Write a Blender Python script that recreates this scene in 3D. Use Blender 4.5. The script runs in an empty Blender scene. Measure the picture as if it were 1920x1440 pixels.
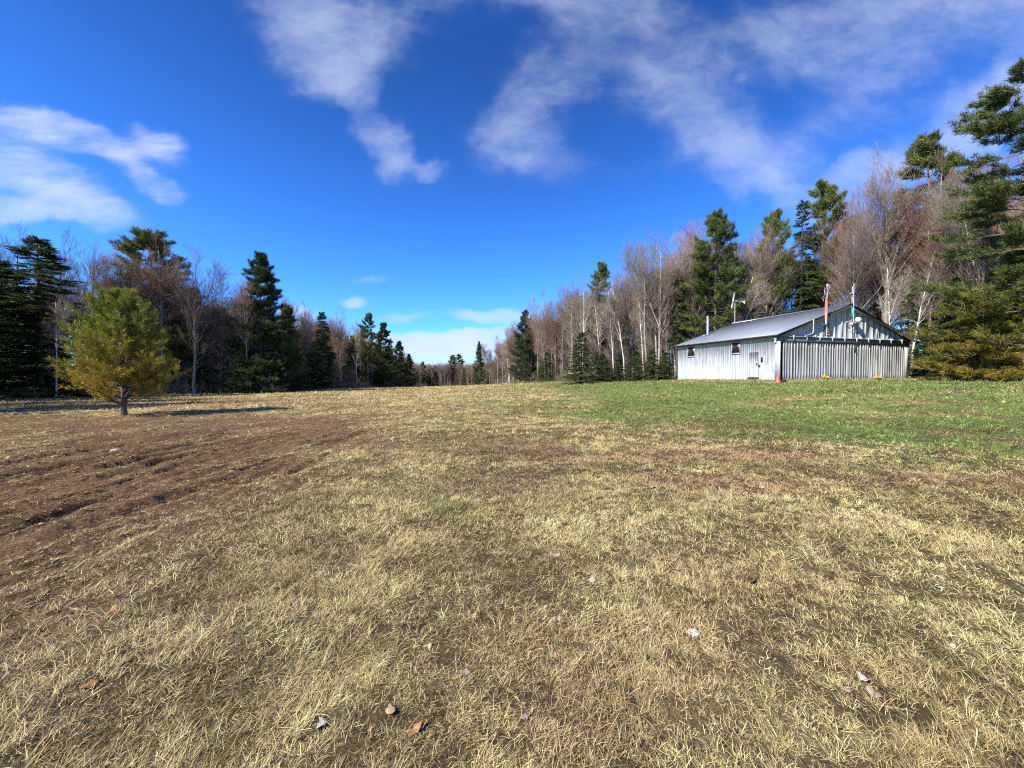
import bpy, math, time
import numpy as np
from mathutils import Vector

T0 = time.time()
S = bpy.context.scene
COL = S.collection
R = math.radians

# ------------------------------------------------------------------ camera, sun, sky
EYE = 1.55
cam = bpy.data.objects.new('camera', bpy.data.cameras.new('camera'))
COL.objects.link(cam)
cam.location = (0, 0, EYE)
cam.rotation_euler = (R(90 - 0.951), 0, 0)
cam.data.sensor_width = 36
cam.data.lens = 36 * 723 / 1920
cam.data.clip_start = 0.05
cam.data.clip_end = 9000
S.camera = cam

SUN_EL = R(41)
SUN_XY = np.array([-0.80, -0.60]); SUN_XY /= np.linalg.norm(SUN_XY)
sun_dir = Vector((SUN_XY[0] * math.cos(SUN_EL), SUN_XY[1] * math.cos(SUN_EL), math.sin(SUN_EL)))
sl = bpy.data.lights.new('sun', 'SUN')
sl.energy = 5.0; sl.angle = R(0.53); sl.color = (1.0, 0.93, 0.80)
so = bpy.data.objects.new('sun', sl); COL.objects.link(so)
so.rotation_euler = sun_dir.to_track_quat('Z', 'Y').to_euler()
so.location = (0, 0, 60)

S.view_settings.view_transform = 'Standard'
S.view_settings.look = 'None'
S.view_settings.exposure = 1.0
S.view_settings.gamma = 1.0
S.cycles.max_bounces = 5
S.cycles.diffuse_bounces = 3
S.cycles.transparent_max_bounces = 6
S.cycles.use_denoising = False
S.cycles.pixel_filter_type = 'BLACKMAN_HARRIS'
S.cycles.filter_width = 1.15

SKY_STRENGTH = 0.078
SKY_TINT = (0.37, 0.84, 1.62, 1)
SKY_SAT = 1.14


def build_world():
    w = bpy.data.worlds.new('World'); S.world = w
    w.use_nodes = True
    nt = w.node_tree; nt.nodes.clear()
    N = nt.nodes.new; Lk = nt.links.new

    def inp(node, i, v):
        if hasattr(v, 'is_output') or isinstance(v, bpy.types.NodeSocket): Lk(v, node.inputs[i])
        else: node.inputs[i].default_value = v

    def M(op, a, b=None, c=None):
        n = N('ShaderNodeMath'); n.operation = op
        inp(n, 0, a)
        if b is not None: inp(n, 1, b)
        if c is not None: inp(n, 2, c)
        return n.outputs[0]

    sky = N('ShaderNodeTexSky'); sky.sky_type = 'NISHITA'
    sky.sun_disc = False
    sky.sun_elevation = SUN_EL
    sky.sun_rotation = math.atan2(SUN_XY[0], SUN_XY[1])
    sky.altitude = 300; sky.air_density = 1.0; sky.dust_density = 0.4; sky.ozone_density = 2.0
    hs = N('ShaderNodeHueSaturation'); hs.inputs['Saturation'].default_value = SKY_SAT
    Lk(sky.outputs[0], hs.inputs['Color'])
    tint = N('ShaderNodeMix'); tint.data_type = 'RGBA'; tint.blend_type = 'MULTIPLY'
    tint.inputs[0].default_value = 1
    Lk(hs.outputs[0], tint.inputs[6]); tint.inputs[7].default_value = SKY_TINT
    tc = N('ShaderNodeTexCoord')
    sep = N('ShaderNodeSeparateXYZ'); Lk(tc.outputs['Generated'], sep.inputs[0])
    skyc = N('ShaderNodeVectorMath'); skyc.operation = 'SCALE'
    deep = N('ShaderNodeMapRange'); Lk(sep.outputs[2], deep.inputs['Value'])      # the blue deepens with height
    deep.inputs['From Min'].default_value = 0.02; deep.inputs['From Max'].default_value = .62
    deep.inputs['To Min'].default_value = SKY_STRENGTH * 1.5; deep.inputs['To Max'].default_value = SKY_STRENGTH * .70
    Lk(tint.outputs[2], skyc.inputs[0]); Lk(deep.outputs[0], skyc.inputs['Scale'])
    y = M('MAXIMUM', M('ABSOLUTE', sep.outputs[1]), 0.08)
    a = M('DIVIDE', sep.outputs[0], y)
    b = M('DIVIDE', sep.outputs[2], y)
    comb = N('ShaderNodeCombineXYZ'); Lk(a, comb.inputs[0]); Lk(b, comb.inputs[1])
    front = sep.outputs[1]; Lk(M('MULTIPLY', M('LESS_THAN', front, 0.0), 3.7), comb.inputs[2])
    P = comb.outputs[0]

    def noise(vec, scale, detail, rough, dist=0.0, col=False):
        n = N('ShaderNodeTexNoise'); n.inputs['Scale'].default_value = scale
        n.inputs['Detail'].default_value = detail; n.inputs['Roughness'].default_value = rough
        n.inputs['Distortion'].default_value = dist
        Lk(vec, n.inputs['Vector'])
        return n.outputs['Color' if col else 'Fac']

    def warp(vec, scale, amt, detail):
        c = noise(vec, scale, detail, 0.6, 0, True)
        s = N('ShaderNodeVectorMath'); s.operation = 'SUBTRACT'; Lk(c, s.inputs[0]); s.inputs[1].default_value = (.5, .5, .5)
        m = N('ShaderNodeVectorMath'); m.operation = 'SCALE'; Lk(s.outputs[0], m.inputs[0]); m.inputs['Scale'].default_value = amt
        ad = N('ShaderNodeVectorMath'); ad.operation = 'ADD'; Lk(vec, ad.inputs[0]); Lk(m.outputs[0], ad.inputs[1])
        return ad.outputs[0]

    PW = warp(warp(P, 2.6, 0.24, 3), 8, 0.12, 6)
    PL = warp(warp(P, 3.0, 0.07, 2), 12, 0.040, 6)

    PS = warp(warp(P, 2.2, 0.10, 3), 9, 0.06, 6)

    def blob(px, py, rx, ry, rot, st, inner=0.0, vec=None):
        mp = N('ShaderNodeMapping'); mp.vector_type = 'TEXTURE'
        mp.inputs['Location'].default_value = ((px - 960) / 723, (708 - py) / 723, 0)
        mp.inputs['Rotation'].default_value = (0, 0, R(rot))
        mp.inputs['Scale'].default_value = (rx / 723, ry / 723, 1)
        Lk(vec or PW, mp.inputs['Vector'])
        ln = N('ShaderNodeVectorMath'); ln.operation = 'LENGTH'; Lk(mp.outputs[0], ln.inputs[0])
        mr = N('ShaderNodeMapRange'); mr.interpolation_type = 'SMOOTHSTEP'
        Lk(ln.outputs['Value'], mr.inputs['Value'])
        mr.inputs['From Min'].default_value = inner; mr.inputs['From Max'].default_value = 1
        mr.inputs['To Min'].default_value = st; mr.inputs['To Max'].default_value = 0
        return mr.outputs[0]

    high = [  # soft fair-weather clouds
        (605, 50, 210, 170, -25, .74, .0), (660, 130, 150, 100, 20, .60, .0), (790, 30, 190, 90, 0, .30, 0), (560, 10, 110, 80, 0, .35, 0),
        (715, 285, 110, 70, -40, .60, .0), (725, 330, 75, 55, 30, .40, 0), (805, 322, 45, 30, 20, .42, 0), (690, 215, 100, 60, -40, .25, 0), (920, 0, 260, 80, 0, .12, 0),
        (950, 245, 140, 80, 10, .52, 0), (1040, 150, 190, 120, 40, .42, 0), (1090, 0, 260, 90, 0, .42, 0),
        (1230, 110, 190, 150, 40, .42, 0), (1380, 285, 230, 140, -15, .66, 0), (1440, 320, 150, 90, 0, .45, 0),
        (1320, 180, 170, 110, 20, .40, 0), (1480, 50, 300, 130, 0, .36, 0), (1700, 50, 320, 140, 20, .45, 0),
        (1890, 50, 240, 210, 0, .50, 0), (1770, 265, 340, 85, 32, .80, .0), (1590, 350, 210, 60, 24, .66, 0), (1910, 190, 220, 100, 30, .6, 0), (1010, 300, 220, 70, 0, .25, 0), (1640, 190, 220, 120, 20, .35, 0),
    ]
    low = [  # streaks at the side and the low bank over the end of the field
        (90, 250, 220, 46, -12, .80, .0), (245, 312, 150, 44, -36, .70, .0), (300, 278, 90, 48, -20, .45, 0),
        (60, 335, 200, 50, -14, .74, .0), (150, 385, 180, 52, -14, .80, .0), (60, 300, 170, 34, -18, .5, 0), (40, 400, 140, 34, 0, .5, 0),
        (320, 362, 55, 36, -40, .40, 0), (-150, 330, 260, 110, -10, .8, 0),
        (850, 650, 220, 26, 2, 1.0, .35), (900, 626, 100, 18, 8, .9, .2), (765, 632, 100, 20, -4, .9, .2), (850, 690, 360, 30, 0, 1.0, .4),
        (915, 590, 105, 20, 0, .55, .1), (760, 592, 90, 17, 0, .30, 0), (665, 560, 42, 19, 0, .5, 0), (560, 590, 60, 28, 0, .6, 0), (700, 525, 70, 14, 0, .2, 0),
        (610, 640, 260, 34, 0, .5, 0), (980, 600, 120, 20, 0, .3, 0), (1000, 690, 900, 30, 0, .55, 0),
    ]
    rotm = N('ShaderNodeMapping'); rotm.inputs['Rotation'].default_value = (0, 0, R(28)); rotm.inputs['Scale'].default_value = (1.0, 1.7, 1)
    Lk(P, rotm.inputs['Vector'])
    fib = noise(warp(rotm.outputs[0], 3.2, .22, 4), 4.2, 12, 0.60)
    fine = noise(warp(rotm.outputs[0], 8, .08, 3), 13, 8, 0.62)
    fib = M('ADD', M('MULTIPLY', fib, .80), M('MULTIPLY', fine, .20))

    def layer(lst, vec, amp, bias):      # reads the current fib
        inv = None
        for c in lst:
            o = M('SUBTRACT', 1.0, blob(*c, vec=vec))
            inv = o if inv is None else M('MULTIPLY', inv, o)
        bl = M('SUBTRACT', 1.0, inv)
        x = M('ADD', M('MULTIPLY', bl, .86), M('MULTIPLY', M('SUBTRACT', fib, .5 + bias), amp))
        a_ = N('ShaderNodeMapRange'); a_.interpolation_type = 'SMOOTHSTEP'; Lk(x, a_.inputs['Value'])
        a_.inputs['From Min'].default_value = -.15; a_.inputs['From Max'].default_value = 1.30
        b_ = N('ShaderNodeMapRange'); b_.interpolation_type = 'SMOOTHSTEP'; Lk(bl, b_.inputs['Value'])
        b_.inputs['From Min'].default_value = .0; b_.inputs['From Max'].default_value = .34
        return M('MULTIPLY', a_.outputs[0], b_.outputs[0])
    rots = N('ShaderNodeMapping'); rots.inputs['Rotation'].default_value = (0, 0, R(24)); rots.inputs['Scale'].default_value = (1.0, 4.5, 1)
    Lk(P, rots.inputs['Vector'])
    fib_main = fib
    fib_streak = M('ADD', M('MULTIPLY', noise(warp(rots.outputs[0], 3, .2, 3), 3.4, 8, .6), .8), M('MULTIPLY', fine, .2))
    streaks, bank = low[:9], low[9:]
    dens = M('MAXIMUM', M('MULTIPLY', layer(high, PW, 1.9, -.02), .76), layer(bank, PL, 1.2, -.16))
    fib = fib_streak
    dens = M('MAXIMUM', dens, layer(streaks, PS, 2.3, -.03))
    rear_fill = N('ShaderNodeMapRange'); rear_fill.interpolation_type = 'SMOOTHSTEP'; Lk(noise(tc.outputs['Generated'], 3.0, 6, .58), rear_fill.inputs['Value'])
    rear_fill.inputs['From Min'].default_value = .50; rear_fill.inputs['From Max'].default_value = .72      # unseen cloud behind the camera, added for neutral fill light
    back = N('ShaderNodeMapRange'); back.interpolation_type = 'SMOOTHSTEP'; Lk(front, back.inputs['Value'])
    back.inputs['From Min'].default_value = .10; back.inputs['From Max'].default_value = -.25
    dens = M('MAXIMUM', M('MULTIPLY', dens, .90), M('MULTIPLY', rear_fill.outputs[0], back.outputs[0]))
    above = N('ShaderNodeMapRange'); Lk(sep.outputs[2], above.inputs['Value'])
    above.inputs['From Min'].default_value = -.02; above.inputs['From Max'].default_value = .01
    dens = M('MULTIPLY', dens, above.outputs[0])
    cl = N('ShaderNodeMix'); cl.data_type = 'RGBA'
    Lk(noise(P, 7, 3, .5), cl.inputs[0])
    cl.inputs[6].default_value = (.29, .35, .50, 1); cl.inputs[7].default_value = (.46, .50, .59, 1)
    mix = N('ShaderNodeMix'); mix.data_type = 'RGBA'
    Lk(dens, mix.inputs[0]); Lk(skyc.outputs[0], mix.inputs[6]); Lk(cl.outputs[2], mix.inputs[7])
    bg = N('ShaderNodeBackground'); Lk(mix.outputs[2], bg.inputs['Color']); bg.inputs['Strength'].default_value = 1.0
    out = N('ShaderNodeOutputWorld'); Lk(bg.outputs[0], out.inputs['Surface'])
    w.cycles.sampling_method = 'MANUAL'; w.cycles.sample_map_resolution = 512


build_world()

# ------------------------------------------------------------------ helpers
def norm(v):
    return v / np.maximum(np.linalg.norm(v, axis=-1, keepdims=True), 1e-9)


class Geo:
    def __init__(s): s.V = []; s.Q = []; s.T = []; s.C = []; s.n = 0
    def add(s, V, Q=None, T=None, col=(1, 1, 1)):
        V = np.asarray(V, float).reshape(-1, 3)
        if Q is not None and len(Q): s.Q.append(np.asarray(Q, np.int64).reshape(-1, 4) + s.n)
        if T is not None and len(T): s.T.append(np.asarray(T, np.int64).reshape(-1, 3) + s.n)
        c = np.asarray(col, float)
        s.C.append(np.broadcast_to(c, (len(V), 3)) if c.ndim == 1 else c.reshape(-1, 3))
        s.V.append(V); s.n += len(V)
        return s
    def box(s, lo, hi, col=(1, 1, 1)):
        x0, y0, z0 = lo; x1, y1, z1 = hi
        V = [(x0, y0, z0), (x1, y0, z0), (x1, y1, z0), (x0, y1, z0), (x0, y0, z1), (x1, y0, z1), (x1, y1, z1), (x0, y1, z1)]
        return s.add(V, [(0, 3, 2, 1), (4, 5, 6, 7), (0, 1, 5, 4), (1, 2, 6, 5), (2, 3, 7, 6), (3, 0, 4, 7)], col=col)
    def prism(s, poly, axis, a, b, col=(1, 1, 1)):
        """extrude a 2-D polygon (in the two other axes, in order) from a to b along axis"""
        n = len(poly); ax = [i for i in range(3) if i != axis]
        V = np.zeros((2 * n, 3))
        for k, d in enumerate((a, b)):
            V[k * n:(k + 1) * n, axis] = d
            V[k * n:(k + 1) * n, ax[0]] = [p[0] for p in poly]
            V[k * n:(k + 1) * n, ax[1]] = [p[1] for p in poly]
        T = [(0, i, i + 1) for i in range(1, n - 1)] + [(n, n + i + 1, n + i) for i in range(1, n - 1)]
        Q = [(i, (i + 1) % n, n + (i + 1) % n, n + i) for i in range(n)]
        return s.add(V, Q, T, col)
    def tubes(s, P, Rr, k=5, col=(1, 1, 1)):
        P = np.asarray(P, float); Rr = np.asarray(Rr, float)
        if P.ndim == 2: P = P[None]; Rr = Rr[None]
        B, n, _ = P.shape
        Tn = norm(np.gradient(P, axis=1))
        mt = np.abs(Tn.mean(1)); ref = np.eye(3)[mt.argmin(1)][:, None, :]
        Nn = norm(np.cross(Tn, np.broadcast_to(ref, Tn.shape))); Bn = np.cross(Tn, Nn)
        an = np.arange(k) / k * 2 * np.pi
        ring = P[:, :, None] + Rr[:, :, None, None] * (np.cos(an)[:, None] * Nn[:, :, None] + np.sin(an)[:, None] * Bn[:, :, None])
        base = np.arange(B)[:, None, None] * n * k + np.arange(n - 1)[None, :, None] * k
        i = np.arange(k)[None, None]; j = (np.arange(k) + 1)[None, None] % k
        Q = np.stack(np.broadcast_arrays(base + i, base + j, base + k + j, base + k + i), -1).reshape(-1, 4)
        c = np.asarray(col, float)
        if c.ndim == 2: c = np.repeat(c, n * k, 0)
        s.add(ring.reshape(-1, 3), Q, col=c)
        if k > 3:
            st = s.n - B * n * k
            for bb in range(min(B, 40)):
                for end in (0, n - 1):
                    a0 = st + bb * n * k + end * k
                    s.T.append(np.array([(a0, a0 + q, a0 + q + 1) for q in range(1, k - 1)], np.int64))
        return s
    def needles(s, c, d, l, w, rng, col):
        """one thin triangle per entry"""
        n = len(c); sd = norm(np.cross(d, rng.normal(size=(n, 3))))
        l = np.broadcast_to(l, (n,))[:, None]; w = np.broadcast_to(w, (n,))[:, None]
        V = np.stack([c - sd * w / 2, c + sd * w / 2, c + d * l], 1).reshape(-1, 3)
        return s.add(V, None, np.arange(3 * n).reshape(-1, 3), np.repeat(col, 3, 0) if np.ndim(col) == 2 else col)
    def mesh(s, name, mats, smooth=False):
        me = bpy.data.meshes.new(name)
        V = np.concatenate(s.V)
        Q = np.concatenate(s.Q) if s.Q else np.zeros((0, 4), np.int64)
        T = np.concatenate(s.T) if s.T else np.zeros((0, 3), np.int64)
        me.vertices.add(len(V)); me.vertices.foreach_set('co', V.astype(np.float32).ravel())
        lp = np.concatenate([Q.ravel(), T.ravel()]).astype(np.int32)
        me.loops.add(len(lp)); me.loops.foreach_set('vertex_index', lp)
        me.polygons.add(len(Q) + len(T))
        me.polygons.foreach_set('loop_start', np.concatenate([np.arange(len(Q)) * 4, len(Q) * 4 + np.arange(len(T)) * 3]).astype(np.int32))
        me.update(calc_edges=True)
        ca = me.color_attributes.new('Col', 'FLOAT_COLOR', 'POINT')
        ca.data.foreach_set('color', np.concatenate([np.concatenate(s.C), np.ones((len(V), 1))], 1).astype(np.float32).ravel())
        for m in (mats if isinstance(mats, (list, tuple)) else [mats]): me.materials.append(m)
        if smooth: me.polygons.foreach_set('use_smooth', np.ones(len(me.polygons), bool))
        return me


def obj(name, geo, mat, parent=None, smooth=False):
    me = geo if isinstance(geo, bpy.types.Mesh) else geo.mesh(name, mat, smooth)
    o = bpy.data.objects.new(name, me); COL.objects.link(o)
    if parent is not None: o.parent = parent
    return o


def tag(o, label=None, cat=None, group=None, kind=None):
    for k, v in (('label', label), ('category', cat), ('group', group), ('kind', kind)):
        if v: o[k] = v
    return o


def thing(name, label, cat, loc=(0, 0, 0), rz=0.0, group=None):
    o = bpy.data.objects.new(name, None); COL.objects.link(o)
    o.location = loc; o.rotation_euler = (0, 0, rz)
    o.empty_display_size = .3
    return tag(o, label, cat, group)


# ---- value noise in numpy
def _h(ix, iy, seed):
    n = (ix.astype(np.int64) * 374761393 + iy.astype(np.int64) * 668265263 + seed * 1442695041) & 0xffffffff
    n = ((n ^ (n >> 13)) * 1274126177) & 0xffffffff
    return ((n ^ (n >> 16)) & 0xffff) / 65535.0


def vnoise(x, y, seed=0):
    ix = np.floor(x); iy = np.floor(y); fx = x - ix; fy = y - iy
    fx = fx * fx * (3 - 2 * fx); fy = fy * fy * (3 - 2 * fy)
    a = _h(ix, iy, seed); b = _h(ix + 1, iy, seed); c = _h(ix, iy + 1, seed); d = _h(ix + 1, iy + 1, seed)
    return (a * (1 - fx) + b * fx) * (1 - fy) + (c * (1 - fx) + d * fx) * fy


def fbm(x, y, seed=0, oct=4):
    s = 0; a = .5; t = 0
    for i in range(oct):
        s = s + a * vnoise(x, y, seed + i * 17); t += a; a *= .5; x = x * 2.03 + 11.3; y = y * 2.03 + 5.7
    return s / t


def sstep(a, b, x):
    t = np.clip((x - a) / (b - a), 0, 1); return t * t * (3 - 2 * t)


# ------------------------------------------------------------------ terrain
CTRL = np.array([
    (0, 0, 0), (3, 3, 0), (-3, 3, 0), (0, 6, 0), (6, 6, .03), (-6, 6, 0), (-16.1, 16, 0), (-8, 12, 0), (0, 14, .06), (8, 12, .12), (14, 12, .3),
    (-31, 23, -.02), (-40, 30, 0), (-29, 45, -.25), (-28, 65, -.3), (-29, 100, -1.0), (-33, 150, -2.0),
    (0, 25, .15), (8, 22, .35), (14, 22, .75), (19.5, 28.0, 1.10), (20.2, 29.4, 1.27), (17.1, 39.8, 1.24), (34.4, 33.6, 1.36), (31.3, 44, 1.36), (26.5, 31.0, 1.28),
    (27, 28, 1.2), (33, 26, 1.3), (24, 20, .95), (30, 15, .9), (40, 40, 1.5), (0, 45, .2), (10, 40, .6), (9.9, 55, .64), (8, 70, .82), (6.6, 80, .45), (0, 100, -.3), (-10, 140, -1.7),
    (-25, 200, -2.9), (-15, 80, -.35), (-12, 40, .0), (60, 60, 1.9), (30, 90, .9), (-70, 40, .1), (-80, 120, -1.5), (60, 160, -1), (0, 300, -4), (-100, 250, -3.5), (120, 250, -3),
    (0, -12, 0), (40, -20, .5), (-40, -20, 0), (110, 30, 2), (-120, 0, 0)], float)


def _tps_fit(lam=.004):
    sc = 40.0
    p = CTRL[:, :2] / sc
    d2 = ((p[:, None] - p[None]) ** 2).sum(-1)
    K = np.where(d2 > 0, .5 * d2 * np.log(np.maximum(d2, 1e-12)), 0)
    n = len(p); A = np.zeros((n + 3, n + 3)); A[:n, :n] = K + lam * np.eye(n)
    A[:n, n] = 1; A[:n, n + 1:] = p; A[n:, :n] = A[:n, n:].T
    return p, sc, np.linalg.solve(A, np.concatenate([CTRL[:, 2], [0, 0, 0]]))


TP, TSC, TW = _tps_fit()


def base_z(x, y):
    x = np.asarray(x, float); y = np.asarray(y, float)
    sh = x.shape; xf = x.ravel(); yf = y.ravel(); out = np.empty(len(xf))
    for i in range(0, len(xf), 60000):
        q = np.stack([xf[i:i + 60000], yf[i:i + 60000]], 1) / TSC
        d2 = ((q[:, None] - TP[None]) ** 2).sum(-1)
        out[i:i + 60000] = (.5 * d2 * np.log(np.maximum(d2, 1e-12))) @ TW[:len(TP)] + TW[len(TP)] + q @ TW[len(TP) + 1:]
    r = np.hypot(xf, yf); w = sstep(170, 330, r)
    out = out * (1 - w) + (-3.0) * w
    return out.reshape(sh)


RUTS = [(-5.9, .6, .06, 3.5, 8.2, 11), (-8.0, .7, .07, 4.2, 11.5, 12), (-9.1, .6, .07, 5, 12, 13), (-5.35, .60, .10, 3.3, 7.2, 0), (-6.35, .7, .08, 3.2, 8.6, 1), (-4.55, .5, .07, 6.0, 8.0, 2), (-7.4, .6, .07, 3.6, 10.5, 3), (-8.6, .8, .10, 4.5, 12.0, 4),
        (-3.75, .5, .09, 5.2, 7.0, 5), (-10.4, .7, .09, 6, 13, 6), (-9.6, .7, .07, 6, 11.5, 8)]


def rut_depth(x, y):
    d = np.zeros(np.shape(x))
    for (x0, dep, wd, y0, y1, sd) in RUTS:
        c = x0 + .35 * (vnoise(y * .55 + sd * 9.1, y * 0 + sd, 5) - .5) - .03 * (y - 6) + .10 * (vnoise(y * 3 + sd, y * 0, 9) - .5)
        e = np.abs(x - c) / wd
        along = sstep(y0, y0 + .6, y) * (1 - sstep(y1 - .8, y1, y)) * sstep(.05, .35, vnoise(y * .9 + sd * 3.3, y * 0 + 2, 33))
        e = e / 1.35
        prof = -np.exp(-(e ** 2)) + .55 * np.exp(-((x - c - 2.0 * wd) / (1.1 * wd)) ** 2)
        d += prof * along * dep * .125
    return d


def dirt_mask(x, y):
    """bare ground and dead brown thatch beside the mown strip"""
    edge = -3.55 + .35 * sstep(5, 2, y) + 2.2 * (fbm(x * .4 + 3, y * .35, 71, 4) - .5) - .06 * np.maximum(y - 7, 0) ** 1.2
    m = sstep(.9, -1.2, x - edge) * (1 - sstep(13.5, 17.5, y + .12 * (x + 8)))
    return m * (.55 + .45 * sstep(.25, .6, fbm(x * .9, y * .5, 77, 3)))


def ground_z(x, y):
    r = np.hypot(x, y)
    f = 1 - sstep(25, 80, r)
    b = (fbm(x * 1.3, y * 1.3, 3, 3) - .5) * .07 * f + (fbm(x * 5.5, y * 5.5, 8, 2) - .5) * .030 * (1 - sstep(9, 20, r))
    b = b + (fbm(x * .12, y * .12, 21, 3) - .5) * .35 * sstep(8, 30, r) * (1 - sstep(100, 250, r)) * .6
    dm = dirt_mask(x, y)
    b = b + dm * ((fbm(x * 4.6, y * .5, 61, 4) - .5) * .20 + (fbm(x * 11, y * 8, 63, 3) - .5) * .075) * (1 - sstep(10, 18, r))
    return base_z(x, y) + b + rut_depth(x, y)


# hangar frame
HX, HY, HZ, HTH = 20.2, 29.39, 1.30, 0.287
HU = np.array([math.cos(HTH), math.sin(HTH)]); HV = np.array([-HU[1], HU[0]])
HW, HL = 14.8, 10.9


def to_hangar(x, y):
    dx, dy = x - HX, y - HY
    return dx * HU[0] + dy * HU[1], dx * HV[0] + dy * HV[1]


EDGE_R = np.array([(60, -10), (44, 14), (33.5, 24), (38, 31), (37.5, 38), (34, 46), (22, 50), (15, 50), (11, 54), (8, 66), (5.5, 80), (-1.5, 100), (-11, 135), (-26, 190), (-30, 200)], float)
EDGE_L = np.array([(-60, -10), (-45, 12), (-42, 24), (-38.5, 31), (-34, 40), (-29, 46), (-27.5, 56), (-26.5, 66), (-27.5, 82), (-30, 105), (-33, 132), (-40, 190), (-40, 205)], float)


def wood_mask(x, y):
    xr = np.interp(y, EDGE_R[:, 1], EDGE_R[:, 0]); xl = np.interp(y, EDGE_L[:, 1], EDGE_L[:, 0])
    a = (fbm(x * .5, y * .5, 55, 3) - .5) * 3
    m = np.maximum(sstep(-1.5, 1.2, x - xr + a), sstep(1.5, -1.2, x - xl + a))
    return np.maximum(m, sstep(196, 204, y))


def masks(x, y):
    """green, brown, red amounts of the turf"""
    n1 = fbm(x * .22, y * .16, 101, 4); n2 = fbm(x * .9, y * .7, 131, 4); n3 = fbm(x * .07 + 4, y * .05, 151, 3)
    slope = sstep(-4, 12, x + .12 * y - 1.2) * sstep(1.0, 15, y + .35 * x + 5 * (fbm(x * .3, y * .3, 88, 3) - .5))
    n4 = fbm(x * 3.1, y * 2.4, 141, 3)
    n5 = fbm(x * .45 + 2, y * 1.3, 161, 4)
    g = .40 + 0.70 * slope + .24 * sstep(18, 28, y + .2 * x) * slope + 1.7 * (n1 - .5) + 1.0 * (n2 - .5) + .85 * (n5 - .5) + .34 * sstep(3.5, 9, x) * sstep(3, 6.5, y) + .9 * (n4 - .5)
    g += .5 * np.exp(-(((x - 8) / 4) ** 2 + ((y - 9.5) / 1.4) ** 2)) * sstep(.35, .6, n2)
    g += .45 * np.exp(-(((x - 3.4) / 1.7) ** 2 + ((y - 14.5) / 1.6) ** 2)) + .3 * np.exp(-(((x - 1.3) / 1.1) ** 2 + ((y - 7.0) / .9) ** 2))
    g += .30 * np.exp(-(((x - 2.8) / .7) ** 2 + ((y - 2.2) / .8) ** 2)) + .25 * np.exp(-(((x + .8) / .8) ** 2 + ((y - 4.6) / .7) ** 2))
    g += .50 * np.exp(-(((x - 11) / 4.0) ** 2 + ((y - 8.3) / 2.2) ** 2)) + .30 * np.exp(-(((x - 7.5) / 2.2) ** 2 + ((y - 5.2) / 1.3) ** 2))
    # dry bands across the strip
    tanb = np.exp(-(((x - 4.3) / 2.6) ** 2 + ((y - 8.2) / 1.0) ** 2)) + .9 * np.exp(-(((x - 2.2) / 2.6) ** 2 + ((y - 11.5) / 1.1) ** 2)) + .3 * np.exp(-(((x - 11) / 3.5) ** 2 + ((y - 13.3) / .8) ** 2)) \
        + .45 * np.exp(-(((x - 17) / 5) ** 2 + ((y - 19) / 1.2) ** 2)) + .8 * np.exp(-(((x - 1) / 6) ** 2 + ((y - 28) / 3) ** 2))
    far = sstep(36, 64, y) * (1 - .8 * sstep(3, 11, x))
    g = g - .95 * tanb - .55 * far - .5 * sstep(-2.0, -6, x) * (1 - .5 * far)
    hx, hy = to_hangar(x, y)
    apron = np.exp(-np.maximum(np.maximum(-hx - .1, hx - HW), np.maximum(-hy - .05, hy - HL)).clip(0, 9) ** 2 / (.75 ** 2))
    apron = apron * sstep(.25, .5, fbm(x * .8, y * .8, 44, 3) + .25 * ((hx < 1) & (hy > 6)))
    g = np.clip(sstep(.0, 1.45, g), 0, .95) * (1 - apron)
    g = g * (.60 + .40 * sstep(3, 14, y + .5 * x))
    g = np.where(g > 0, np.maximum(g, .34 * (1 - apron) * sstep(-5, -2, x)), g)
    d = dirt_mask(x, y)
    br = np.clip(1.0 * d + .55 * sstep(-.6, -2.6, x) * sstep(6, 3.5, y) * sstep(.3, .6, fbm(x * 1.3, y * 1.3, 181, 3)) + .9 * sstep(.56, .74, fbm(x * .8 + 9, y * .9, 171, 4)) * .8, 0, 1)
    red = .9 * np.exp(-(((x - 4.6) / 2.4) ** 2 + ((y - 7.7) / .7) ** 2)) * sstep(.4, .6, n2) + .8 * np.exp(-(((x - 6.3) / 1.3) ** 2 + ((y - 5.7) / .5) ** 2)) \
        + .7 * np.exp(-(((x - 1.9) / .5) ** 2 + ((y - 2.85) / .25) ** 2)) + .55 * np.exp(-(((x - 1.4) / .35) ** 2 + ((y - 3.3) / .25) ** 2)) \
        + .8 * np.exp(-(((x + 20) / 9) ** 2 + ((y - 25 - .25 * (x + 20)) / 4.5) ** 2)) + .5 * np.exp(-(((x + 3) / 5) ** 2 + ((y - 19) / 1.2) ** 2)) + .5 * np.exp(-(((x - 3) / 4) ** 2 + ((y - 33) / 2.0) ** 2))
    return g, br, np.clip(red, 0, 1), apron, d


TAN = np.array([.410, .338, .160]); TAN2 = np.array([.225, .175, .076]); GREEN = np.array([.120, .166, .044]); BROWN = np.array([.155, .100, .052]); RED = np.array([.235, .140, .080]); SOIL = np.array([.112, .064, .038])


def mixc(a, b, t): return a * (1 - t[:, None]) + b * t[:, None]


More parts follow.
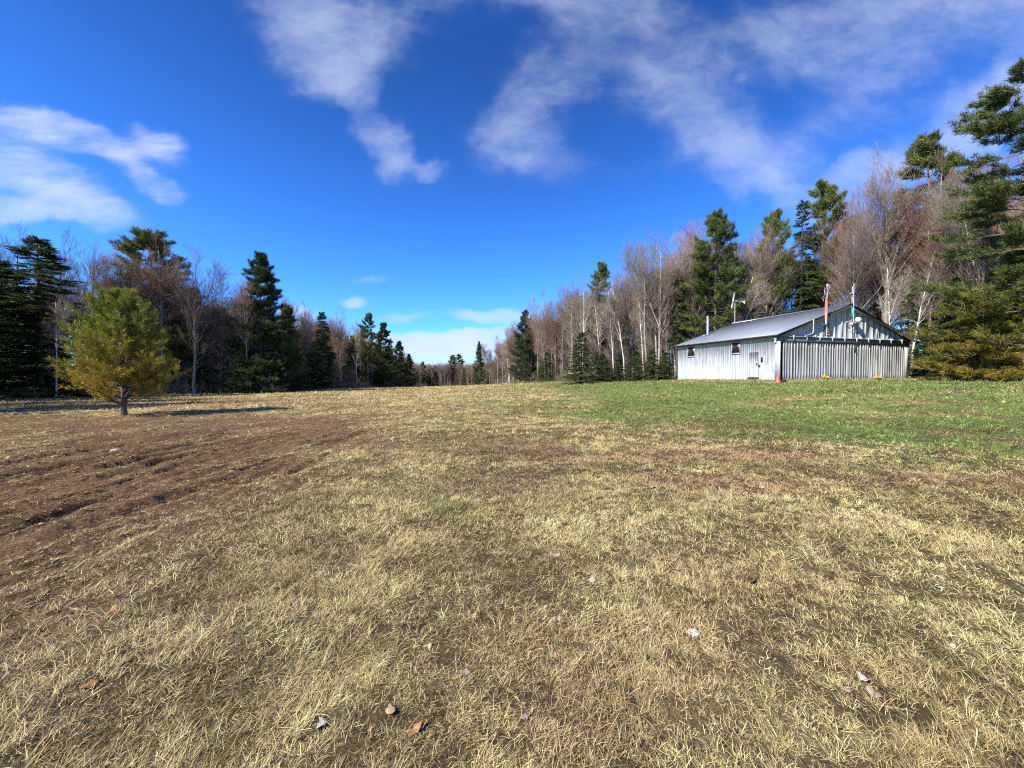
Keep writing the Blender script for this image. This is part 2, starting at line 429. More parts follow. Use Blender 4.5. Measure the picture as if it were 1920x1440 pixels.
def turf_color(x, y, rnd=None):
    g, br, red, apron, d = masks(x, y)
    n = fbm(x * 2.2, y * 2.2, 201, 3)
    t = sstep(.35, .65, n)
    c = TAN2[None] * (1 - t[:, None]) + TAN[None] * t[:, None]
    c = mixc(c, GREEN[None], np.clip(g, 0, 1) * (.95 if rnd is None else (rnd < g * 1.05)))
    k = np.clip(br, 0, 1) * .8
    c = mixc(c, BROWN[None], k if rnd is None else ((1 - rnd) < k * .85).astype(float))
    c = mixc(c, RED[None], np.clip(red * 1.1 + .7 * sstep(.60, .76, fbm(x * .35 + 7, y * .55, 191, 4)), 0, 1) * np.where(y < 5, .55, .8))
    c = mixc(c, np.array([[.36, .29, .14]]), apron * .8)
    return c, g, br, d


def build_ground():
    az_f = np.linspace(R(28), R(152), 430)[:-1]; az_b = np.linspace(R(152), R(388), 110)[:-1]
    az = np.concatenate([az_f, az_b])
    rr = np.concatenate([np.linspace(.35, 1.2, 8)[:-1], np.geomspace(1.2, 15, 330)[:-1], np.geomspace(15, 220, 170)[:-1], np.geomspace(220, 5000, 26)])
    A, RR = np.meshgrid(az, rr)
    x = (RR * np.cos(A)).ravel(); y = (RR * np.sin(A)).ravel()
    z = ground_z(x, y)
    m, n = len(rr), len(az)
    i = np.arange(m - 1)[:, None] * n; j = np.arange(n)[None]; j2 = (j + 1) % n
    Q = np.stack(np.broadcast_arrays(i + j, i + j2, i + n + j2, i + n + j), -1).reshape(-1, 4)[:, ::-1]
    c, g, br, d = turf_color(x, y)
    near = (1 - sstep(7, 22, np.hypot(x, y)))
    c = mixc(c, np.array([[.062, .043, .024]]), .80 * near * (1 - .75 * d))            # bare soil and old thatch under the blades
    c = mixc(c, SOIL[None] * (.55 + .9 * fbm(x * 3.5, y * .8, 222, 4))[:, None] * np.array([[1.1, 1, .95]]), d * .6)
    c = mixc(c, SOIL[None] * .45, .8 * sstep(-.015, -.05, rut_depth(x, y)))     # rut shade put into the colour: darker soil where they dip
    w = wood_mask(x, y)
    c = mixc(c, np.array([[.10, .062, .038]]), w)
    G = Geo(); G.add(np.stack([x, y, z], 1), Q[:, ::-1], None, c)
    zc = float(ground_z(np.zeros(1), np.zeros(1))[0])
    G.add([(0, 0, zc)], None, None, c[:1])
    G.T.append(np.stack([np.full(n, m * n), np.arange(n), (np.arange(n) + 1) % n], 1))
    return G


# ------------------------------------------------------------------ materials
def new_mat(name):
    m = bpy.data.materials.new(name); m.use_nodes = True
    nt = m.node_tree; nt.nodes.clear()
    return m, nt, nt.nodes.new, nt.links.new


def mat_simple(name, color, rough=.6, metal=0.0, noise_scale=0, noise_amt=.3, bump=0, stretch=(1, 1, 1), use_col=False, spec=.3, objrand=0.0, dark=None):
    m, nt, N, L = new_mat(name)
    p = N('ShaderNodeBsdfPrincipled'); o = N('ShaderNodeOutputMaterial'); L(p.outputs[0], o.inputs[0])
    p.inputs['Roughness'].default_value = rough; p.inputs['Metallic'].default_value = metal
    p.inputs['Specular IOR Level'].default_value = spec
    if use_col:
        a = N('ShaderNodeVertexColor'); a.layer_name = 'Col'
        mul = N('ShaderNodeMix'); mul.data_type = 'RGBA'; mul.blend_type = 'MULTIPLY'; mul.inputs[0].default_value = 1
        L(a.outputs[0], mul.inputs[6]); mul.inputs[7].default_value = (*color, 1); col = mul.outputs[2]
    else:
        c = N('ShaderNodeRGB'); c.outputs[0].default_value = (*color, 1); col = c.outputs[0]
    if noise_scale:
        tc = N('ShaderNodeTexCoord'); mp = N('ShaderNodeMapping'); mp.inputs['Scale'].default_value = stretch
        L(tc.outputs['Object'], mp.inputs[0])
        n = N('ShaderNodeTexNoise'); n.inputs['Scale'].default_value = noise_scale; n.inputs['Detail'].default_value = 5; n.inputs['Roughness'].default_value = .65
        L(mp.outputs[0], n.inputs['Vector'])
        mr = N('ShaderNodeMapRange'); L(n.outputs['Fac'], mr.inputs['Value'])
        mr.inputs['From Min'].default_value = .3; mr.inputs['From Max'].default_value = .7
        if dark is None:
            mr.inputs['To Min'].default_value = 1 - noise_amt; mr.inputs['To Max'].default_value = 1 + noise_amt * .6
            sc = N('ShaderNodeVectorMath'); sc.operation = 'SCALE'; L(col, sc.inputs[0]); L(mr.outputs[0], sc.inputs['Scale']); col = sc.outputs[0]
        else:
            mr.inputs['From Min'].default_value = .5; mr.inputs['From Max'].default_value = .72
            mr.inputs['To Min'].default_value = 0; mr.inputs['To Max'].default_value = noise_amt
            mx = N('ShaderNodeMix'); mx.data_type = 'RGBA'; L(mr.outputs[0], mx.inputs[0]); L(col, mx.inputs[6]); mx.inputs[7].default_value = (*dark, 1); col = mx.outputs[2]
        if bump:
            b = N('ShaderNodeBump'); b.inputs['Strength'].default_value = bump; b.inputs['Distance'].default_value = .02
            L(n.outputs['Fac'], b.inputs['Height']); L(b.outputs[0], p.inputs['Normal'])
    if objrand:
        oi = N('ShaderNodeObjectInfo'); mr2 = N('ShaderNodeMapRange'); L(oi.outputs['Random'], mr2.inputs['Value'])
        mr2.inputs['To Min'].default_value = 1 - objrand; mr2.inputs['To Max'].default_value = 1 + objrand
        s2 = N('ShaderNodeVectorMath'); s2.operation = 'SCALE'; L(col, s2.inputs[0]); L(mr2.outputs[0], s2.inputs['Scale']); col = s2.outputs[0]
    L(col, p.inputs['Base Color'])
    return m


def mat_leaf(name, trans=.25, objrand=.25, rough=.6):
    m, nt, N, L = new_mat(name)
    a = N('ShaderNodeVertexColor'); a.layer_name = 'Col'
    oi = N('ShaderNodeObjectInfo')
    mr = N('ShaderNodeMapRange'); L(oi.outputs['Random'], mr.inputs['Value']); mr.inputs['To Min'].default_value = 1 - objrand; mr.inputs['To Max'].default_value = 1 + objrand
    hs = N('ShaderNodeHueSaturation'); L(a.outputs[0], hs.inputs['Color']); L(mr.outputs[0], hs.inputs['Value'])
    mr2 = N('ShaderNodeMapRange'); L(oi.outputs['Random'], mr2.inputs['Value']); mr2.inputs['To Min'].default_value = .515; mr2.inputs['To Max'].default_value = .485
    L(mr2.outputs[0], hs.inputs['Hue'])
    d = N('ShaderNodeBsdfPrincipled'); d.inputs['Roughness'].default_value = rough; d.inputs['Specular IOR Level'].default_value = .25
    L(hs.outputs[0], d.inputs['Base Color'])
    o = N('ShaderNodeOutputMaterial')
    if trans:
        t = N('ShaderNodeBsdfTranslucent'); L(hs.outputs[0], t.inputs['Color'])
        mx = N('ShaderNodeMixShader'); mx.inputs[0].default_value = trans; L(d.outputs[0], mx.inputs[1]); L(t.outputs[0], mx.inputs[2]); L(mx.outputs[0], o.inputs[0])
    else: L(d.outputs[0], o.inputs[0])
    return m


def mat_ground():
    m, nt, N, L = new_mat('ground_turf')
    p = N('ShaderNodeBsdfPrincipled'); o = N('ShaderNodeOutputMaterial'); L(p.outputs[0], o.inputs[0])
    p.inputs['Roughness'].default_value = .95; p.inputs['Specular IOR Level'].default_value = .1
    a = N('ShaderNodeVertexColor'); a.layer_name = 'Col'
    tc = N('ShaderNodeTexCoord')
    col = a.outputs[0]; hts = []
    for sc, amt, rough in ((34, .55, .7), (7, .35, .6), (1.3, .22, .6)):
        n = N('ShaderNodeTexNoise'); n.inputs['Scale'].default_value = sc; n.inputs['Detail'].default_value = 5; n.inputs['Roughness'].default_value = rough
        L(tc.outputs['Object'], n.inputs['Vector'])
        mr = N('ShaderNodeMapRange'); L(n.outputs['Fac'], mr.inputs['Value']); mr.inputs['From Min'].default_value = .3; mr.inputs['From Max'].default_value = .7
        mr.inputs['To Min'].default_value = 1 - amt; mr.inputs['To Max'].default_value = 1 + amt
        s = N('ShaderNodeVectorMath'); s.operation = 'SCALE'; L(col, s.inputs[0]); L(mr.outputs[0], s.inputs['Scale']); col = s.outputs[0]
        hts.append(n.outputs['Fac'])
    L(col, p.inputs['Base Color'])
    b = N('ShaderNodeBump'); b.inputs['Strength'].default_value = .9; b.inputs['Distance'].default_value = .05
    L(hts[0], b.inputs['Height'])
    b2 = N('ShaderNodeBump'); b2.inputs['Strength'].default_value = .6; b2.inputs['Distance'].default_value = .12
    L(hts[1], b2.inputs['Height']); L(b.outputs[0], b2.inputs['Normal']); L(b2.outputs[0], p.inputs['Normal'])
    return m


MAT = dict(
    ground=mat_ground(),
    blade=mat_leaf('dry_grass', .18, 0, .7),
    needle=mat_leaf('pine_needles', .22, .22),
    twig=mat_simple('twigs', (1, 1, 1), .85, use_col=True, objrand=.28, spec=.15),
    bark=mat_simple('grey_bark', (1, 1, 1), .9, noise_scale=3, noise_amt=.5, stretch=(2, 2, .5), use_col=True, objrand=.25, spec=.1),
    birch=mat_simple('birch_bark', (.72, .68, .61), .7, noise_scale=5, noise_amt=.85, stretch=(.7, .7, 2.5), dark=(.10, .085, .075), spec=.2),
    white_boards=mat_simple('weathered_white_boards', (.42, .45, .48), .8, noise_scale=1.9, noise_amt=.95, stretch=(2.2, 2.2, .5), use_col=True, dark=(.19, .215, .235)),
    grey_boards=mat_simple('grey_painted_boards', (.36, .38, .395), .75, noise_scale=1.4, noise_amt=.7, stretch=(2.5, 2.5, .4), use_col=True, dark=(.17, .18, .19)),
    door=mat_simple('worn_door_paint', (.29, .29, .285), .8, noise_scale=1.3, noise_amt=.85, stretch=(3, 3, .35), use_col=True, dark=(.12, .12, .115)),
    white_trim=mat_simple('white_trim_paint', (.46, .47, .48), .6, noise_scale=4, noise_amt=.25),
    dark_trim=mat_simple('dark_brown_trim', (.035, .028, .024), .7, noise_scale=5, noise_amt=.3),
    beam=mat_simple('dark_grey_beam', (.15, .155, .16), .7, noise_scale=3, noise_amt=.35),
    roof=mat_simple('grey_metal_roof', (.215, .24, .29), .5, .25, noise_scale=1.2, noise_amt=.16, stretch=(.4, 1.6, 1), spec=.5),
    galv=mat_simple('galvanised_steel', (.52, .54, .56), .35, .8, noise_scale=6, noise_amt=.2),
    pane=mat_simple('dark_window_pane', (.022, .012, .010), .25, spec=.5),
    teal=mat_simple('teal_paint', (.10, .36, .30), .6, noise_scale=8, noise_amt=.3),
    white=mat_simple('white_plastic', (.55, .56, .56), .5, noise_scale=8, noise_amt=.12),
    sock=mat_leaf('windsock_cloth', .3, 0, .8),
    orange=mat_simple('faded_orange_plastic', (.55, .13, .09), .55, noise_scale=14, noise_amt=.3),
    yellow=mat_simple('yellow_petals', (.80, .55, .06), .6, noise_scale=20, noise_amt=.25),
    black=mat_simple('black_rubber', (.02, .02, .02), .7),
    vent=mat_simple('vent_slats', (1, 1, 1), .8, use_col=True, noise_scale=8, noise_amt=.3),
    redwood=mat_simple('dark_red_sill', (.14, .035, .028), .8, noise_scale=6, noise_amt=.4),
    stone=mat_simple('pale_stone', (.30, .275, .235), .9, noise_scale=16, noise_amt=.45, bump=.5),
    leaf=mat_simple('dead_leaf', (1, 1, 1), .8, use_col=True, noise_scale=30, noise_amt=.35),
)

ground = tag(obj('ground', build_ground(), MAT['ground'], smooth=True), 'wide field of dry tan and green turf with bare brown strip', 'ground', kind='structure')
print('ground', round(time.time() - T0, 1))


# ------------------------------------------------------------------ grass
def build_grass():
    rng = np.random.default_rng(11)
    G = Geo()
    bands = [  # r0, r1, blades per m2, length, width, clump
        (0.7, 2.4, 25000, .044, .0021, 1), (2.4, 3.8, 16000, .047, .0027, 1), (3.8, 6.0, 9000, .050, .0036, 1), (6.0, 9.5, 4000, .055, .0052, 1), (9.5, 15, 1400, .066, .0088, 1),
        (15, 24, 400, .09, .016, 1), (24, 42, 95, .12, .031, 0), (42, 80, 18, .15, .055, 0)]
    for bi, (r0, r1, den, ln, wd, cl) in enumerate(bands):
        half = R(86 if r1 < 4 else 74 if r1 < 10 else 66)
        area = half * (r1 * r1 - r0 * r0)
        n = int(area * den)
        k = 14 if cl else 3
        nc = n // k
        r = np.sqrt(rng.uniform(r0 * r0, r1 * r1, nc)); a = rng.uniform(-half, half, nc) + np.pi / 2
        cx, cy = r * np.cos(a), r * np.sin(a)
        sp = .026 * (ln / .08)
        ox = rng.normal(0, sp, (nc, k)); oy = rng.normal(0, sp, (nc, k))
        x = (cx[:, None] + ox).ravel(); y = (cy[:, None] + oy).ravel()
        cr = np.repeat(rng.random(nc), k); cv = np.repeat(rng.normal(1, .24, nc).clip(.45, 1.6), k); cs = np.repeat(rng.gamma(4, .25, nc).clip(.35, 2.0), k)
        g, br, red, apron, d = masks(x, y)
        keep = rng.random(len(x)) > (.20 * d + .9 * wood_mask(x, y) + .25 * apron)
        hx, hy = to_hangar(x, y)
        keep &= ~((hx > -.05) & (hx < HW + .05) & (hy > -.1) & (hy < HL + .05))
        keep &= fbm(x * 1.7, y * 1.7, 301, 3) + rng.random(len(x)) * .55 > .42
        if r1 < 8: keep &= fbm(x * 7.5, y * 7.5, 311, 2) + rng.random(len(x)) * .5 > .50
        x, y, cr, cv, cs = x[keep], y[keep], cr[keep], cv[keep], cs[keep]; ox, oy = ox.ravel()[keep], oy.ravel()[keep]
        m = len(x)
        rnd = np.where(rng.random(m) < .55, cr, rng.random(m))
        c, g, br, d = turf_color(x, y, rnd)
        isg = c[:, 1] > c[:, 0]
        v = cv * rng.normal(1.0, .32 if r1 < 7 else .22, m).clip(.3, 1.8); c = c * v[:, None] * 1.36
        pale = (rng.random(m) < (.24 if r1 < 7 else .09)) & ~isg
        c[pale] = np.array([.62, .53, .29]) * rng.uniform(.75, 1.15, (pale.sum(), 1))
        flow = 2 * np.pi * fbm(x * .35, y * .35, 401, 2) * 1.6 + 1.2 * fbm(x * 2.2, y * 2.2, 411, 2) * np.pi
        th = np.where(rng.random(m) < .40, flow + rng.normal(0, .9, m), np.arctan2(oy, ox) + rng.normal(0, .7, m))
        raked = rng.random(m) < .65 * d
        th = np.where(raked, np.pi / 2 + rng.normal(0, .45, m) + np.pi * (rng.random(m) < .5), th)
        e0 = np.where(isg, rng.uniform(.5, 1.3, m), rng.uniform(.15, 1.05, m)) * (1 - .5 * d)
        tuft = (.35 + 1.3 * fbm(x * 2.2, y * 2.2, 421, 3)) * cs
        l = ln * rng.uniform(.55, 1.35, m) * np.where(isg, .8, 1.0) * tuft * np.clip(1 - .45 * d, .3, 1)
        w = wd * rng.uniform(.6, 1.25, m)
        z = ground_z(x, y) - .003
        f = np.stack([np.cos(th), np.sin(th), 0 * th], 1); up = np.array([[0, 0, 1.]])
        sv = np.stack([-np.sin(th), np.cos(th), rng.normal(0, .5, m)], 1); sv = norm(sv)
        p = np.stack([x, y, z], 1); pts = [p]
        bend = rng.uniform(.2, 1.1, m); turn = rng.normal(0, .16, m)
        for q, e in enumerate((e0, e0 * .82, e0 * .62 * bend - .04)):
            f = np.stack([np.cos(th + turn * q), np.sin(th + turn * q), 0 * th], 1)
            p = p + (f * np.cos(e)[:, None] + up * np.sin(e)[:, None]) * (l / 3)[:, None]
            pts.append(p)
        V = np.stack([pts[0] - sv * w[:, None] / 2, pts[0] + sv * w[:, None] / 2, pts[1] - sv * w[:, None] * .45, pts[1] + sv * w[:, None] * .45,
                      pts[2] - sv * w[:, None] * .3, pts[2] + sv * w[:, None] * .3, pts[3]], 1)
        b = np.arange(m)[:, None] * 7
        Q = np.concatenate([b + np.array([[0, 1, 3, 2]]), b + np.array([[2, 3, 5, 4]])]); T = b + np.array([[4, 5, 6]])
        G.add(V.reshape(-1, 3), Q, T, np.repeat(c, 7, 0))
        print('  band', bi, m)
    # longer dead stalks along the hangar walls and the foot of the woods
    n = 2600; u = rng.random(n); side = rng.random(n) < .45
    hx = np.where(side, -rng.gamma(1.5, .12, n) - .03, u * HW); hy = np.where(side, u * HL, -rng.gamma(1.5, .14, n) - .28)
    pts = [np.stack([HX + HU[0] * hx + HV[0] * hy, HY + HU[1] * hx + HV[1] * hy], 1)]
    for line, sg in ((EDGE_R, 1), (EDGE_L, -1)):
        yy = rng.uniform(14, 90, 5200); xx = np.interp(yy, line[:, 1], line[:, 0]) + sg * rng.normal(.3, 1.3, 5200)
        pts.append(np.stack([xx, yy], 1))
    p2 = np.concatenate(pts); hx, hy = to_hangar(p2[:, 0], p2[:, 1]); p2 = p2[~((hx > -.03) & (hx < HW + .05) & (hy > -.25) & (hy < HL + .1))]
    m = len(p2); z = ground_z(p2[:, 0], p2[:, 1]); d = norm(np.stack([rng.normal(0, .35, m), rng.normal(0, .35, m), np.ones(m)], 1))
    for k_ in range(3):
        dd = norm(d + rng.normal(0, .25, d.shape))
        cc = np.where(rng.random((m, 1)) < .7, TAN[None] * 1.05, GREEN[None]) * rng.uniform(.6, 1.15, (m, 1))
        G.needles(np.stack([p2[:, 0], p2[:, 1], z - .02], 1) + rng.normal(0, .04, (m, 3)) * [1, 1, 0], dd, rng.uniform(.10, .38, m), .022, rng, cc)
    return G


tag(obj('grass', build_grass(), MAT['blade']), 'matted dry tan grass with green patches covering the field', 'grass', kind='stuff')
print('grass', round(time.time() - T0, 1))


# ------------------------------------------------------------------ tree growing
def sample(P, Rr, t):
    B, n, _ = P.shape; f = np.clip(t, 0, .9999) * (n - 1); i = f.astype(int); u = (f - i)[..., None]
    bi = np.arange(B)[:, None]
    return P[bi, i] * (1 - u) + P[bi, i + 1] * u, norm(P[bi, i + 1] - P[bi, i]), Rr[bi, i] * (1 - u[..., 0]) + Rr[bi, i + 1] * u[..., 0]


def grow(rng, P, Rr, m, t0, t1, L, ang, up, n, rr, jit=.12, rmin=.003, flat=None, taper=.25):
    B = len(P)
    t = t0 + (t1 - t0) * (np.arange(m)[None] + rng.random((B, m))) / m
    pos, tan, r = sample(P, Rr, t)
    a = norm(np.cross(tan, rng.normal(size=tan.shape))); b = np.cross(tan, a)
    if flat is not None:      # keep side shoots near the horizontal plane of the branch
        a = norm(np.cross(tan, np.array([0, 0, 1.]))); sgn = np.where(rng.random((B, m)) < .5, 1, -1)[..., None]
        a = norm(a * sgn + rng.normal(0, flat, a.shape))
    an = rng.uniform(ang[0], ang[1], (B, m))[..., None]
    d = norm(np.cos(an) * tan + np.sin(an) * a)
    ln = (L(t) if callable(L) else np.full(t.shape, L)) * rng.uniform(.65, 1.25, t.shape)
    pts = [pos]; p = pos
    for i in range(n - 1):
        d = norm(d + np.array([0, 0, up / (n - 1)]) + rng.normal(0, jit, d.shape))
        p = p + d * (ln / (n - 1))[..., None]; pts.append(p)
    P2 = np.stack(pts, 2).reshape(B * m, n, 3)
    R2 = (np.maximum(r * rr, rmin)[..., None] * np.linspace(1, taper, n)).reshape(B * m, n)
    return P2, np.maximum(R2, rmin * .6), t.ravel()


def trunk_path(rng, H, r, n=12, wob=.02, lean=(0, 0), sink=.4, tip=.12, bow=(0, 0)):
    t = np.linspace(0, 1, n)
    w = np.cumsum(rng.normal(0, wob * H / n ** .5, (n, 2)), 0); w -= w[:1]
    x = w[:, 0] + lean[0] * H * t + bow[0] * H * t ** 2; y = w[:, 1] + lean[1] * H * t + bow[1] * H * t ** 2
    z = -sink + t * (H + sink)
    flare = 1 + .5 * np.exp(-t * 25)
    return np.stack([x, y, z], 1)[None], (r * (1 - t * (1 - tip)) * flare)[None]


def bare_tree(seed, H=16, r=.17, clear=.3, forks=2, spread=.34, twig=(.20, .155, .13), bark=(.30, .27, .232), buds=None, lean=(0, 0), bow=(0, 0), up=.75, birch=False, dense=1.0):
    rng = np.random.default_rng(seed)
    P, Rr = trunk_path(rng, H, r, 12, .012, lean, bow=bow)
    gt = Geo(); gc = Geo()
    gt.tubes(P, Rr, 7, bark)
    allP, allR = [P], [Rr]
    if forks:
        P1, R1, _ = grow(rng, P, Rr, forks, max(clear - .05, .2), .62, lambda t: (1 - t) * H * .80, (.22, .42), .35, 12, .75, .035, taper=.12)
        gt.tubes(P1, R1, 6, bark); allP.append(P1); allR.append(R1)
    P0 = np.concatenate(allP); R0 = np.concatenate(allR)
    m1 = int((20 if forks else 34) * dense)
    L1, Q1, _ = grow(rng, P0, R0, m1, clear, .99, lambda t: spread * H * (.30 + .75 * (1 - t)) * (.75 if forks else 1), (.55, 1.0), up, 6, .5, .08, .008)
    gt.tubes(L1, Q1, 4, bark)
    Lb, Qb, _ = grow(rng, P0, R0, 16, .06, .75, H * .085, (.7, 1.3), .2, 5, .22, .12, .006)
    gt.tubes(Lb, Qb, 3, bark)
    L1 = np.concatenate([L1, np.stack([Lb[:, 0], Lb[:, 1], Lb[:, 2], (Lb[:, 2] + Lb[:, 3]) / 2, Lb[:, 3], Lb[:, 4]], 1)]); Q1 = np.concatenate([Q1, np.stack([Qb[:, 0], Qb[:, 1], Qb[:, 2], Qb[:, 2], Qb[:, 3], Qb[:, 4]], 1)])
    L2, Q2, _ = grow(rng, L1, Q1, 6, .2, 1, lambda t: H * .090 * (1.35 - t), (.3, .75), up * .8, 4, .6, .08, .0085)
    gc.tubes(L2, Q2, 3, twig)
    L3, Q3, _ = grow(rng, L2, Q2, 4, .2, 1, lambda t: H * .052 * (1.3 - .6 * t), (.25, .65), up * .6, 3, .7, .09, .007)
    tv = np.asarray(twig)[None] * rng.uniform(.8, 1.2, (len(L3), 1))
    gc.tubes(L3, Q3, 3, tv)
    n4 = 1
    t = rng.random((len(L3), n4)); pos, tan, _ = sample(L3, Q3, t)
    d = norm(tan + rng.normal(0, .38, tan.shape) + np.array([0, 0, .2])); 
    gc.needles(pos.reshape(-1, 3), d.reshape(-1, 3), rng.uniform(.25, .6, pos.size // 3) * H / 16, .013, rng, np.asarray(twig) * 1.05)
    if buds is not None:
        pos = np.concatenate([L3[:, -1], pos.reshape(-1, 3)])
        pos = pos[rng.random(len(pos)) < .8]
        gc.needles(pos, norm(rng.normal(size=pos.shape)), rng.uniform(.05, .11, len(pos)), .045, rng, np.asarray(buds)[None] * rng.uniform(.7, 1.3, (len(pos), 1)))
    tm = MAT['birch'] if birch else MAT['bark']
    top = float(np.percentile(np.concatenate(gc.V)[:, 2], 99.0))
    return gt.mesh('trunk', tm, True), gc.mesh('crown', MAT['twig']), top


def tufts(rng, G, pos, dirs, k, ln, wd, spread, cols, droop=0):
    c = np.repeat(pos, k, 0); d = norm(np.repeat(dirs, k, 0) + rng.normal(0, spread, (len(pos) * k, 3)) - np.array([0, 0, droop]))
    c = c + rng.normal(0, ln * .25, c.shape)
    G.needles(c, d, ln * rng.uniform(.6, 1.25, len(c)), wd, rng, np.repeat(cols, k, 0) * rng.uniform(.7, 1.3, (len(c), 1)))


def pine_tree(seed, H=16, r=.2, cb=.3, prof=None, gap=.58, per=6, kt=14, ln=.32, wd=.045, c0=(.080, .108, .030), c1=(.185, .205, .054), tip_up=.55, dead=True, side=7, miss=.12, lean=(0, 0), gold=None, el0=.10, top_up=.75, rl=(.55, 1.2)):
    """white pine: whorls of upswept branches with tufts of needles"""
    rng = np.random.default_rng(seed)
    P, Rr = trunk_path(rng, H, r, 12, .008, lean, tip=.06)
    gt = Geo(); gc = Geo(); gt.tubes(P, Rr, 7, (.13, .11, .095))
    prof = prof or (lambda t: .27 * H * (1 - cb) ** .5 * np.clip((1 - t) / (1 - cb) + .03, 0, 1) ** .75 * (1.25 - .5 * np.clip((1 - t) / (1 - cb), 0, 1)))
    nw = int(H * (1 - cb) / gap)
    zt = cb + (1 - cb - .02) * (np.arange(nw) + rng.random(nw) * .5) / nw
    tw = np.repeat(zt, per) + rng.normal(0, .006, nw * per)
    keep = rng.random(len(tw)) > miss; tw = tw[keep]
    pos, tan, rr = sample(P, Rr, tw[None]); pos = pos[0]; rr = rr[0]
    az = rng.uniform(0, 2 * np.pi, len(tw)); L = prof(tw) * rng.uniform(rl[0], rl[1], len(tw))
    elev = rng.normal(el0, .12, len(tw)) + top_up * sstep(.70, 1.0, tw)
    d = np.stack([np.cos(az) * np.cos(elev), np.sin(az) * np.cos(elev), np.sin(elev)], 1)
    n = 7; pts = [pos]; p = pos
    for i in range(n - 1):
        d = norm(d + np.array([0, 0, tip_up * (i / n) ** 1.5 * .5 - .05 * (1 - tw.mean())]) + rng.normal(0, .05, d.shape)); p = p + d * (L / (n - 1))[:, None]; pts.append(p)
    B1 = np.stack(pts, 1); R1 = np.maximum(rr * .35, .012)[:, None] * np.linspace(1, .25, n)
    gt.tubes(B1, R1, 4, (.115, .095, .08))
    B2, R2, t2 = grow(rng, B1, R1, side, .25, 1, lambda t: np.repeat(L[:, None], t.shape[1], 1) * .34 * (1.25 - .7 * t) + .12, (.5, .95), .35, 4, .6, .10, .006, flat=.35)
    gt.tubes(B2, R2, 3, (.11, .09, .075))
    cz = rng.random(len(B2))
    nt = 5
    tt = np.linspace(.3, 1, nt)[None] + rng.normal(0, .06, (len(B2), nt)); po, ta, _ = sample(B2, R2, np.clip(tt, 0, 1))
    cc = (np.asarray(c0) * (1 - cz[:, None]) + np.asarray(c1) * cz[:, None])
    if gold is not None:
        hz = sstep(gold[1], gold[0], (B2[:, 2, 2]) / H + rng.normal(0, .06, len(B2)))
        cc = cc * (1 - hz[:, None]) + np.asarray(gold[2]) * hz[:, None] * rng.uniform(.7, 1.2, (len(B2), 1))
    tufts(rng, gc, po.reshape(-1, 3), norm(ta.reshape(-1, 3) + np.array([0, 0, .35])), kt, ln, wd, .55, np.repeat(cc, nt, 0))
    po, ta, _ = sample(B1, R1, np.linspace(.6, 1, 4)[None] + rng.normal(0, .03, (len(B1), 4)))
    c3 = np.repeat(np.asarray(c1)[None] * rng.uniform(.7, 1.1, (len(B1), 1)), 4, 0)
    tufts(rng, gc, po.reshape(-1, 3), norm(ta.reshape(-1, 3) + np.array([0, 0, .4])), kt, ln, wd, .55, c3)
    top = P[0, -1:] - np.array([[0, 0, .3]]) * np.arange(4)[:, None] * .8
    tufts(rng, gc, top, np.tile([[0, 0, 1.]], (4, 1)), kt * 2, ln, wd, .6, np.tile([c1], (4, 1)))
    if dead and cb > .12:
        D1, E1, _ = grow(rng, P, Rr, 26, .10, cb + .05, lambda t: .12 * H * (.4 + t), (1.2, 1.75), -.25, 5, .18, .10, .008)
        gt.tubes(D1, E1, 3, (.17, .15, .135))
        D2, E2, _ = grow(rng, D1, E1, 6, .3, 1, .04 * H, (.5, 1.0), -.1, 3, .6, .14, .005)
        gt.tubes(D2, E2, 3, (.17, .15, .135))
    return gt.mesh('trunk', MAT['bark'], True), gc.mesh('crown', MAT['needle']), H


